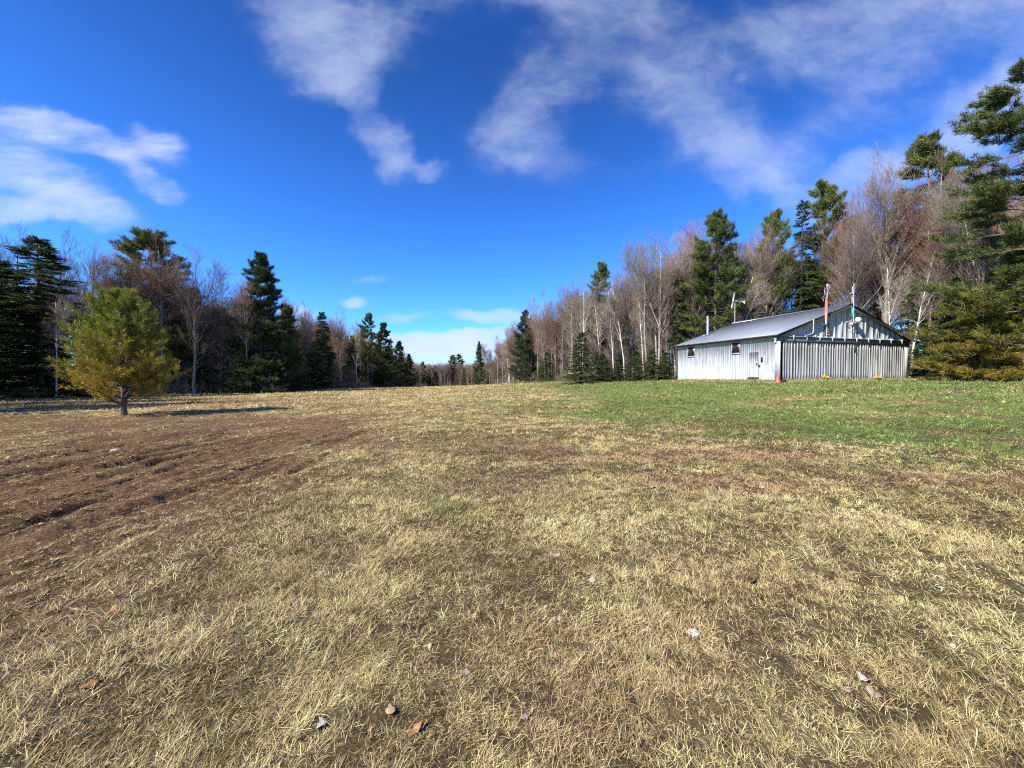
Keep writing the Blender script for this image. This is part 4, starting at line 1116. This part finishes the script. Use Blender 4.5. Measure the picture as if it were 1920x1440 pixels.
# frame walls (solid) then boards proud of them
core = Geo()
core.prism([(.03, -.4), (HW - .03, -.4), (HW - .03, 3.46), (RX, float(roof_z(RX)) - .16), (.03, 3.46)], 1, .03, HL - .03)
obj('wall_frame', core, MAT['dark_trim'], hang)
obj('side_wall', boards(Geo(), 'x', 0.03, .0, HL, .06, lambda y: 3.50, tint=(.80, 1.08)), MAT['white_boards'], hang)
obj('rear_wall', boards(Geo(), 'y', HL - .03, .0, HW, .06, lambda x: float(roof_z(x)) - .14, out=1), MAT['grey_boards'], hang)
obj('far_side_wall', boards(Geo(), 'x', HW - .03, .0, HL, .06, lambda y: 3.50, out=1), MAT['grey_boards'], hang)
obj('gable_wall', boards(Geo(), 'y', .03, .0, HW, 3.38, lambda x: float(roof_z(x)) - .13, w=(.5, .75), tint=(.86, 1.06)), MAT['grey_boards'], hang)

# ribbed front door: boards with proud battens, four leaves side by side
DX0, DX1, DH = .42, 14.26, 2.98
LEAF = [DX0, 3.95, 7.35, 10.8, DX1]
for li in range(4):
    a, b = LEAF[li] + .025, LEAF[li + 1] - .025
    yb = -.045 if li % 2 else -.06
    G = boards(Geo(), 'y', yb, a, b, .05, lambda x: DH, w=(.22, .30), tint=(.55, 1.05))
    nr = 12; pit = (b - a) / nr
    for i in range(nr + 1):
        x = a + .02 + (b - a - .04) * i / nr + hr.normal(0, .012)
        w = hr.uniform(.045, .075); dp = hr.uniform(.05, .075); x = min(max(x, a + w / 2 + .002), b - w / 2 - .002)
        zs = np.linspace(.06 + hr.uniform(0, .03), DH - .012, 7); off = np.cumsum(hr.normal(0, .006, 7)); off = np.clip(off, -.02, .02) * (1 if 0 < i < nr else 0)
        v = hr.uniform(.85, 1.35)
        V = []
        for zz, o in zip(zs, off):
            V += [(x - w / 2 + o, yb - .02 - dp, zz), (x + w / 2 + o, yb - .02 - dp, zz), (x + w / 2 + o, yb - .012, zz), (x - w / 2 + o, yb - .012, zz)]
        Q = []
        for k in range(6):
            for q in range(4): Q.append((k * 4 + q, k * 4 + (q + 1) % 4, k * 4 + 4 + (q + 1) % 4, k * 4 + 4 + q))
        Q += [(3, 2, 1, 0), (24, 25, 26, 27)]
        G.add(V, Q, None, (v, v, v))
    obj('sliding_door', G, MAT['door'], hang)
obj('header_beam', Geo().box((.02, -.17, 3.02), (HW - .02, .0, 3.36)).box((-.0, -.24, 3.36), (HW, .0, 3.42)), MAT['beam'], hang)
obj('door_track', Geo().box((.1, -.15, 2.99), (HW - .1, -.04, 3.017)).box((.35, -.10, -.25), (DX1, -.02, .045)), MAT['dark_trim'], hang)
for k in range(10):      # studs running down the gable and over the beam
    x = 1.32 + 1.365 * k
    zt = float(min(roof_z(x - .05), roof_z(x + .05))) - .16
    obj('gable_batten', Geo().box((x - .05, -.055, 3.425), (x + .05, .005, zt)).box((x - .048, -.285, 3.10), (x + .048, -.242, 3.49)).box((x - .048, -.241, 3.424), (x + .048, -.057, 3.49)), MAT['white_trim'], hang)
obj('corner_post', Geo().box((-.03, -.20, -.05), (.10, .005, 3.015)).box((-.05, .008, .0), (-.004 + .0, .16, 3.35)), MAT['white_trim'], hang)
obj('corner_post', Geo().box((DX1 + .03, -.10, -.02), (HW + .02, -.002, 3.0)), MAT['white_trim'], hang)

# roof: two metal slopes with seams, dark boards at the edges
def slope(sign):
    G = Geo(); th = .05
    def pt(d, y, up=0.0):      # d = distance along x from the eave
        x = -OE + d if sign > 0 else HW + OE - d
        return (x, y, EZ + SL * d + up)
    D = (HW + 2 * OE) / 2
    V = [pt(0, -OR), pt(D, -OR), pt(D, HL + OR), pt(0, HL + OR), pt(0, -OR, -th), pt(D, -OR, -th), pt(D, HL + OR, -th), pt(0, HL + OR, -th)]
    G.add(V, [(0, 1, 2, 3), (7, 6, 5, 4), (0, 4, 5, 1), (1, 5, 6, 2), (2, 6, 7, 3), (3, 7, 4, 0)])
    ny = 14
    for i in range(1, ny):
        y = -OR + (HL + 2 * OR) * i / ny
        V = [pt(.02, y - .012, .001), pt(D - .02, y - .012, .001), pt(D - .02, y + .012, .001), pt(.02, y + .012, .001)]
        V += [pt(.02, y - .008, .022), pt(D - .02, y - .008, .022), pt(D - .02, y + .008, .022), pt(.02, y + .008, .022)]
        G.add(V, [(4, 5, 6, 7), (0, 1, 5, 4), (1, 2, 6, 5), (2, 3, 7, 6), (3, 0, 4, 7)])
    return G


for sg in (1, -1): roofo = obj('roof', slope(sg), MAT['roof'], hang)
D = (HW + 2 * OE) / 2
obj('ridge_cap', Geo().prism([(-.16 + RX, EZ + SL * (D - .16) + .025), (RX, EZ + SL * D + .06), (RX + .16, EZ + SL * (D - .16) + .025), (RX + .16, EZ + SL * (D - .16) + .045), (RX, EZ + SL * D + .085), (RX - .16, EZ + SL * (D - .16) + .045)], 1, -OR - .02, HL + OR + .02), MAT['galv'], hang)
for y0, y1 in ((-OR - .028, -OR - .003), (HL + OR + .003, HL + OR + .028)):      # rake boards
    G = Geo()
    for sg in (1, -1):
        f = lambda d: (-OE + d if sg > 0 else HW + OE - d)
        G.prism([(f(0), EZ - .22), (f(D), EZ + SL * D - .22), (f(D), EZ + SL * D + .012), (f(0), EZ + .012)], 1, y0, y1)
    obj('fascia', G, MAT['dark_trim'], hang)
for x0, x1 in ((-OE - .028, -OE - .003), (HW + OE + .003, HW + OE + .028)):
    obj('fascia', Geo().box((x0, -OR, EZ - .11), (x1, HL + OR, EZ + .005)), MAT['dark_trim'], hang)
obj('soffit', Geo().box((-OE + .005, -OR + .01, EZ - .12), (.0, HL + OR - .01, EZ - .075)).box((HW, -OR + .01, EZ - .12), (HW + OE - .005, HL + OR - .01, EZ - .075)), MAT['dark_trim'], hang)

# windows in the white side wall
for y0, y1, z0, z1 in ((8.55, 9.39, 2.36, 3.24), (3.35, 4.12, 2.34, 3.22)):
    w = obj('window', Geo().box((-.035, y0, z0), (-.012, y1, z1)), MAT['pane'], hang)
    G = Geo(); t = .035
    for bx in (((y0 - t, z0 - t), (y1 + t, z0)), ((y0 - t, z1), (y1 + t, z1 + t)), ((y0 - t, z0), (y0, z1)), ((y1, z0), (y1 + t, z1))):
        G.box((-.06, bx[0][0], bx[0][1]), (-.006, bx[1][0], bx[1][1]))
    obj('frame', G, MAT['white_boards'], w)
    obj('sill', Geo().box((-.08, y0 - .06, z0 - t - .035), (-.006, y1 + .06, z0 - t - .002)), MAT['white_boards'], w)
# plank door in the side wall
dr = obj('entry_door', boards(Geo(), 'x', -.012, 1.58, 2.47, .30, lambda y: 2.30, w=(.2, .24), tint=(.92, 1.06)), MAT['white_boards'], hang)
obj('handle', Geo().box((-.09, 1.66, 1.20), (-.045, 1.72, 1.42)), MAT['black'], dr)
obj('door_step', Geo().box((-.12, 1.52, .20), (-.008, 2.53, .27)), MAT['dark_trim'], hang)
obj('latch', Geo().box((-.07, 1.22, 1.50), (-.012, 1.34, 1.86)).box((-.06, 1.44, 1.12), (-.012, 1.56, 1.26)), MAT['black'], hang)
obj('sill_board', Geo().box((-.06, 5.2, -.25), (.02, HL - .6, .055)), MAT['redwood'], hang)
obj('sill_board', Geo().box((-.02, .25, -.3), (.028, 5.15, .05)), MAT['dark_trim'], hang)
# louvred opening in the gable
G = Geo().box((4.90, -.02, 3.62), (5.42, -.001, 4.62), (.10, .075, .05))
for i in range(8):
    z = 3.66 + i * .118
    G.prism([(-.06, z), (-.022, z + .05), (-.022, z + .085), (-.06, z + .035)], 0, 4.94, 5.38, ((.42, .33, .15), (.16, .12, .08), (.30, .22, .11))[i % 3])
vt = obj('gable_vent', G, MAT['vent'], hang)
# stove pipe through the roof
cx, cy = 3.1, 10.2; cz = EZ + SL * (cx + OE)
G = Geo(); q = np.linspace(0, 1, 2)
G.tubes(np.array([(cx, cy, cz - .2), (cx, cy, cz + 1.0), (cx, cy, cz + 1.8)]), np.array([.125, .125, .125]), 16)
ch = obj('chimney', G, MAT['galv'], hang, True)
obj('chimney_cap', Geo().tubes(np.array([(cx, cy, cz + 1.8), (cx, cy, cz + 1.82), (cx, cy, cz + 1.90), (cx, cy, cz + 1.92)]), np.array([.13, .145, .145, .125]), 16), MAT['galv'], ch)
obj('flashing', Geo().prism([(cx - .3, cz - .3 * SL + .03), (cx + .3, cz + .3 * SL + .03), (cx + .3, cz + .3 * SL + .045), (cx - .3, cz - .3 * SL + .045)], 1, cy - .3, cy + .3), MAT['galv'], ch)


def hw(x, y, z):
    p = np.array([HX, HY]) + HU * x + HV * y
    return (p[0], p[1], HZ + z)


def line_tube(G, pts, r, k=8, col=(1, 1, 1)):
    pts = np.asarray(pts, float); return G.tubes(pts, np.full(len(pts), r), k, col)


# wind sock on its pole, hanging limp
ws = thing('windsock', 'limp orange and white windsock on a pole up the front of the hangar', 'windsock', hw(4.55, -.40, 3.45), HTH)
obj('pole', line_tube(Geo(), [(0, 0, 0), (0, 0, 2), (0, 0, 4.15)], .020), MAT['white_trim'], ws, True)
obj('bracket', line_tube(line_tube(Geo(), [(-.35, .0, .95), (0, 0, .95)], .022), [(0, .0, .30), (0, .36, .30)], .02), MAT['white_trim'], ws)
rng = np.random.default_rng(3)
G = Geo(); n, k = 16, 14
zz = np.linspace(3.05, .95, n); an = np.arange(k) / k * 2 * np.pi
for i, z in enumerate(zz):
    t = i / (n - 1); rad = .03 + .11 * math.sin(math.pi * min(1, t * .9 + .08)) ** .8
    fold = 1 + .35 * np.sin(an * 4 + t * 3) * (1 - .3 * t)
    c = (.78, .76, .72) if t > .80 else (.78, .30, .19)
    cs = np.array(c) * (1 + .25 * (t - .5) * (0 if t > .8 else 1))
    if .55 < t <= .8: cs = np.array((.80, .42, .30))
    V = np.stack([-.17 + rad * .9 * fold * np.cos(an), -.06 + rad * .55 * fold * np.sin(an), np.full(k, z)], 1)
    Q = [] if i == 0 else [(j - k, (j + 1) % k - k, (j + 1) % k, j) for j in range(k)]
    if i == 0: G.add(V, None, None, cs)
    else:
        b0 = G.n; G.add(V, None, None, cs); G.Q.append(np.array([(b0 - k + j, b0 - k + (j + 1) % k, b0 + (j + 1) % k, b0 + j) for j in range(k)], np.int64))
obj('sock', G, MAT['sock'], ws, True)
G = Geo()
for sx, w, z0, z1, dx in ((-.08, .16, 4.1, 3.45, -.30), (-.30, .15, 3.55, 2.75, -.22), (.10, .14, 4.1, 3.35, .06), (-.02, .12, 4.05, 3.0, -.12)):
    m = 6
    for s_ in range(m):
        a0, a1 = s_ / m, (s_ + 1) / m
        f = lambda t: (sx + dx * t + .03 * math.sin(t * 7), -.05 + .04 * math.cos(t * 9), z0 + (z1 - z0) * t)
        p0, p1 = f(a0), f(a1); ww = w * (1 - .35 * a0) / 2; w2 = w * (1 - .35 * a1) / 2
        G.add([(p0[0] - ww, p0[1], p0[2]), (p0[0] + ww, p0[1] + .02, p0[2]), (p1[0] + w2, p1[1] + .02, p1[2]), (p1[0] - w2, p1[1], p1[2])], [(0, 1, 2, 3)], None, (.80, .78, .73))
obj('cloth_strip', G, MAT['sock'], ws)

# bent conduit mast with a whip
ms = thing('antenna', 'white bent pipe mast with thin whip at the low end of the gable', 'antenna', hw(3.18, -.36, 3.60), HTH)
obj('mast', line_tube(Geo(), [(-.75, .05, -.10), (-.30, .02, .0), (-.08, 0, .06), (0, 0, .25), (0, 0, .7), (.02, 0, 1.15)], .035), MAT['white_trim'], ms, True)
obj('bracket', line_tube(line_tube(Geo(), [(-.32, 0, .72), (0, 0, .72)], .02), [(0, .0, .50), (0, .32, .50)], .02), MAT['white_trim'], ms)
obj('whip', line_tube(Geo(), [(.02, 0, 1.15), (.03, 0, 2.0)], .010, 5), MAT['galv'], ms)

# ridge aerial on a teal board
an_ = thing('antenna', 'tall thin aerial with spread arms above the front peak, on a teal board', 'antenna', hw(RX + .05, -.42, 4.95), HTH)
obj('board', Geo().box((-.10, .04, .12), (.15, .085, 1.02)), MAT['teal'], an_)
obj('mast', line_tube(Geo(), [(0, 0, 0), (0, 0, .6), (0, 0, 1.05)], .04, 10), MAT['teal'], an_, True)
obj('upper_mast', line_tube(line_tube(Geo(), [(0, 0, 1.05), (0, 0, 2.0), (0, 0, 2.85)], .022), [(-.16, .02, 1.3), (-.14, .02, 2.6)], .02), MAT['white_trim'], an_)
obj('arm', line_tube(line_tube(Geo(), [(0, 0, 2.25), (-.35, -.05, 2.12), (-.52, -.05, 1.95)], .02), [(-.35, -.05, 2.12), (-.42, -.3, 2.08)], .018), MAT['galv'], an_)
obj('arm', line_tube(Geo(), [(0, 0, 2.30), (.42, 0, 2.12), (.62, 0, 2.02)], .02), MAT['galv'], an_)
obj('bracket', line_tube(line_tube(Geo(), [(-.22, 0, 1.02), (0, 0, 1.02)], .025), [(0, 0, .35), (0, .42, .35)], .025), MAT['white_trim'], an_)


def lathe(G, prof, axis_pts=None, k=18, col=(1, 1, 1)):
    an = np.arange(k) / k * 2 * np.pi
    V = np.concatenate([np.stack([r_ * np.cos(an), r_ * np.sin(an), np.full(k, z_)], 1) for r_, z_ in prof])
    Q = [(i * k + j, i * k + (j + 1) % k, (i + 1) * k + (j + 1) % k, (i + 1) * k + j) for i in range(len(prof) - 1) for j in range(k)]
    return G.add(V, Q, None, col)


fl = thing('floodlight', 'round white floodlight on an arm below the front peak', 'light', hw(RX + .62, -.30, 4.78), HTH)
d_ = obj('reflector', lathe(Geo(), [(.03, .16), (.10, .15), (.20, .06), (.26, -.06), (.25, -.07), (.18, .02), (.05, .08)]), MAT['white'], fl, True)
d_.rotation_euler = (R(70), 0, R(-25)); d_.location = (0, -.12, .15)
obj('arm', line_tube(line_tube(Geo(), [(0, -.06, .16), (-.12, .0, -.10), (-.12, .24, -.12)], .03), [(-.12, .0, -.10), (-.55, .0, -.02)], .03), MAT['white_trim'], fl)
obj('mount', Geo().box((-.24, .20, -.24), (.0, .27, .02)), MAT['white_trim'], fl)
fl2 = thing('lamp_bracket', 'hanging white hooked bracket left of the round floodlight', 'bracket', hw(RX - .25, -.30, 3.9), HTH)
obj('arm', line_tube(Geo(), [(0, .24, .85), (-.05, -.3, .80), (-.55, -.45, .78), (-.62, -.45, .60), (-.60, -.45, .1)], .03), MAT['galv'], fl2)
obj('foot', lathe(Geo(), [(.02, .12), (.08, .08), (.09, -.02), (.0, -.03)]), MAT['white'], fl2).location = (-.60, -.45, .0)

el = thing('floodlight', 'flat white lamp sticking out from the right eave of the hangar', 'light', hw(HW + .40, -.20, 3.52), HTH)
obj('head', Geo().prism([(.05, -.03), (.50, -.07), (.56, -.02), (.50, .05), (.08, .04)], 1, -.10, .10), MAT['white'], el)
obj('bracket', Geo().box((-.02, -.04, -.05), (.052, .04, .05)), MAT['galv'], el)
sl2 = thing('security_light', 'small white lamp at the near top corner of the side wall', 'light', hw(-.06, .05, 3.12), HTH)
obj('housing', Geo().box((-.16, -.08, -.02), (.0, .08, .22)), MAT['white'], sl2)
obj('bulb', lathe(Geo(), [(.0, -.24), (.06, -.2), (.07, -.1), (.04, -.02)], k=10), MAT['white'], sl2, True).location = (-.10, 0, 0)

# little wind generator at the back of the ridge
wg = thing('wind_turbine', 'small wind generator with tail vane at the back end of the ridge', 'wind turbine', hw(RX + .05, HL + .1, EZ + SL * D + .05), HTH)
obj('pole', line_tube(Geo(), [(0, 0, -.1), (0, 0, 1.4), (0, 0, 2.25)], .026), MAT['white_trim'], wg, True)
obj('nacelle', line_tube(Geo(), [(-.22, 0, 2.30), (-.1, 0, 2.33), (.3, 0, 2.33), (.42, 0, 2.33)], .06), MAT['white'], wg, True)
obj('blade', Geo().prism([(-.10, 2.30), (.06, 2.30), (-.12, 3.25), (-.24, 3.25)], 0, -.30, -.25), MAT['white_trim'], wg)
obj('blade', Geo().prism([(-.08, 2.30), (.10, 2.30), (.20, 1.60), (.08, 1.60)], 0, -.30, -.25), MAT['white_trim'], wg)
obj('tail_vane', Geo().prism([(.40, 2.31), (.95, 2.31), (1.35, 2.55), (1.35, 2.12), (.95, 2.28), (.40, 2.28)], 1, -.015, .015), MAT['white'], wg)

# traffic cone at the corner
gzf = lambda x, y: float(ground_z(np.array([x]), np.array([y]))[0])
cX, cY = 19.55, 28.35
cn = thing('traffic_cone', 'faded red orange traffic cone at the near corner of the hangar', 'traffic cone', (cX, cY, gzf(cX, cY) + .02), .3)
obj('cone', lathe(Geo(), [(.16, .035), (.145, .08), (.09, .34), (.035, .64), (.028, .65), (.0, .65)]), MAT['orange'], cn, True)
obj('base', Geo().box((-.24, -.24, .0), (.24, .24, .035)), MAT['orange'], cn)
bX, bY = hw(-.05, -.55, 0)[:2]
stn = Geo()


def rock(rng, r, sq=(1, .8, .55)):
    G = Geo(); n, k = 7, 11
    an = np.arange(k) / k * 2 * np.pi; V = []
    for i in range(n):
        ph = -math.pi / 2 + math.pi * i / (n - 1); f = 1 + .18 * rng.normal(size=k)
        V.append(np.stack([r * sq[0] * math.cos(ph) * np.cos(an) * f, r * sq[1] * math.cos(ph) * np.sin(an) * f, np.full(k, r * sq[2] * math.sin(ph)) * f], 1))
    Q = [(i * k + j, i * k + (j + 1) % k, (i + 1) * k + (j + 1) % k, (i + 1) * k + j) for i in range(n - 1) for j in range(k)]
    return G.add(np.concatenate(V), Q)


o = obj('stone', rock(np.random.default_rng(2), .22), MAT['black'], smooth=True); o.location = (bX, bY, gzf(bX, bY) + .06)
tag(o, 'dark lump on the ground behind the traffic cone', 'stone')

# yellow clumps at the foot of the doors
for i, (sx, lab) in enumerate(((4.35, 'yellow spiky clump in dark tub at the door foot, nearer the traffic cone'), (10.35, 'yellow spiky clump in dark tub at the door foot, farther from the cone'))):
    x, y, _ = hw(sx, -.45, 0)
    pl = thing('planter', lab, 'planter', (x, y, gzf(x, y) - .02), HTH, 'yellow clumps along the hangar door')
    obj('tub', lathe(Geo(), [(.0, .0), (.20, .0), (.25, .20), (.26, .22), (.22, .22), (.20, .16), (.0, .16)]), MAT['black'], pl, True)
    rg = np.random.default_rng(40 + i); G = Geo(); m = 60
    d = norm(np.stack([rg.normal(0, .8, m), rg.normal(0, .8, m), rg.uniform(.1, 1.1, m)], 1))
    G.needles(np.zeros((m, 3)) + [0, 0, .16] + d * .10, d, rg.uniform(.18, .36, m), .05, rg, (1, 1, 1))
    obj('flower', G, MAT['yellow'], pl)

# ------------------------------------------------------------------ stones, leaves and sticks on the field
def near(px, py, z=0.0):
    Y = (EYE - z) * 723 / (py - 708); return (px - 960) / 723 * Y, Y


def leaf_mesh(seed, size, col, curl):
    rg = np.random.default_rng(seed); n = 15; an = np.linspace(0, 2 * np.pi, n, endpoint=False)
    rad = size * (.72 + .30 * np.abs(np.sin(an * 2.5)) + rg.normal(0, .06, n)); G = Geo()
    V = [(0, 0, 0)]
    for f in (.55, 1.0):
        for a_, r_ in zip(an, rad):
            x, y = r_ * f * math.cos(a_), r_ * f * math.sin(a_) * .72
            V.append((x, y, curl * (x * x * 1.4 - y * y * .6) / size + rg.normal(0, size * .05)))
    V = np.array(V); T = [(0, 1 + i, 1 + (i + 1) % n) for i in range(n)]; Q = [(1 + i, 1 + n + i, 1 + n + (i + 1) % n, 1 + (i + 1) % n) for i in range(n)]
    st = len(V); V2 = V - np.array([0, 0, .0016])
    G.add(np.concatenate([V, V2]), Q + [tuple(st + q for q in f[::-1]) for f in Q] + [(1 + n + i, st + 1 + n + i, st + 1 + n + (i + 1) % n, 1 + n + (i + 1) % n) for i in range(n)],
          T + [tuple(st + q for q in f[::-1]) for f in T], np.asarray(col))
    return G


PK = (.42, .30, .26); WH = (.50, .475, .43); OG = (.40, .21, .10); BR = (.20, .12, .075); TN = (.50, .40, .24)
LEAVES = [
    (1303, 1195, .042, WH, .5, 'whitest and largest pale leaf, lying bright on the dry grass'), (870, 1270, .034, PK, .8, 'pale lilac grey curled leaf in the middle of the near grass'),
    (598, 1370, .034, (.36, .34, .33), 1.0, 'crumpled grey white leaf nearest the bottom, left of centre'), (748, 1027, .050, OG, .6, 'orange and tan leaf lying alone left of centre'),
    (1042, 1046, .05, PK, .8, 'pinkish leaf standing on edge near the middle of the field'), (1385, 1208, .030, BR, .9, 'small brown curled leaf just right of the whitest leaf'),
    (1412, 1094, .06, BR, 1.0, 'dark brown crumpled leaf on the reddish turf patch'), (1628, 1284, .030, WH, .9, 'pale leaf in the close pair at lower right, upper one'),
    (1648, 1308, .036, PK, .6, 'pinkish leaf in the close pair at lower right, lower one'), (1596, 1308, .026, PK, .7, 'small pinkish leaf left of the close pair at lower right'),
    (730, 1340, .036, (.40, .29, .18), .5, 'light tan leaf beside the dark hole in the near grass'), (775, 1378, .040, OG, .5, 'orange brown leaf nearest the bottom of the picture'),
    (985, 1352, .026, PK, .8, 'tiny pinkish leaf below the lilac grey curled leaf'), (1030, 1210, .026, OG, .6, 'small orange leaf between the lilac leaf and the whitest leaf'),
    (1225, 917, .07, TN, .5, 'pale tan leaf far out on the middle of the turf'), (1768, 1112, .036, WH, .6, 'white leaf on the turf at the right side'),
    (1515, 1016, .045, TN, .7, 'straw coloured leaf right of the reddish patch'), (1682, 1081, .045, TN, .4, 'flat pale leaf on the greener turf at right'),
    (205, 1151, .038, OG, .8, 'orange leaf on the brown ground at left'), (156, 1300, .045, (.34, .17, .08), .6, 'rusty leaf in the tangled straw at lower left'),
    (916, 1163, .040, BR, .9, 'dark curled leaf above and right of the lilac leaf'), (1112, 1095, .036, PK, .7, 'pale leaf near the centre line of the near grass'),
    (1795, 1222, .022, WH, .6, 'tiny white leaf on the green turf at lower right'), (800, 1220, .03, TN, .9, 'small tan curled leaf left of the lilac leaf'),
]
for i, (px, py, s_, c, cu, lab) in enumerate(LEAVES):
    x, y = near(px, py)
    o = obj('dead_leaf', leaf_mesh(500 + i, s_ * 1.0, np.array(c) * .85, cu * .45), MAT['leaf'])
    o.location = (x, y, gzf(x, y) + .010); rg = np.random.default_rng(i)
    o.rotation_euler = (rg.normal(.22, .15), rg.normal(0, .2), rg.uniform(0, 6.28))
    tag(o, lab, 'leaf', 'dead leaves scattered on the grass')
for i, (px, py, r_, lab) in enumerate([(212, 842, .11, 'pale flat stone on the bare brown ground'), (45, 776, .09, 'small white stone at the edge of the woods shadow, far left')]):
    x, y = near(px, py)
    o = obj('stone', rock(np.random.default_rng(60 + i), r_, (1.2, .8, .5)), MAT['stone'], smooth=True); o.location = (x, y, gzf(x, y) + r_ * .2)
    tag(o, lab, 'stone')
# pale fallen limbs at the foot of the woods
for i, (X, Y, L, az, lab) in enumerate([(-37.2, 28.2, 4.0, 2.4, 'pale fallen limb propped at the foot of the dark left conifers'), (35.5, 31.0, 4.5, -.2, 'pale dead limb lying in the brush right of the hangar')]):
    rg = np.random.default_rng(90 + i); z = gzf(X, Y)
    n = 7; t = np.linspace(0, 1, n)
    P = np.stack([X + math.cos(az) * L * t, Y + math.sin(az) * L * t, z + .05 + L * (.35 if i != 1 else .55) * t + np.cumsum(rg.normal(0, .06, n))], 1)
    t_ = thing('fallen_limb', lab, 'branch', (X, Y, z))
    loc = np.array([X, Y, z])
    P0 = (P - loc)[None]; R0 = (np.linspace(.07, .025, n))[None]
    obj('stem', Geo().tubes(P0, R0, 6), MAT['birch'], t_, True)
    B, E, _ = grow(rg, P0, R0, 9, .3, 1, .9, (.4, .9), .2, 4, .5, .1, .008)
    obj('twig', Geo().tubes(B, E, 4), MAT['birch'], t_)

print('done', round(time.time() - T0, 1))
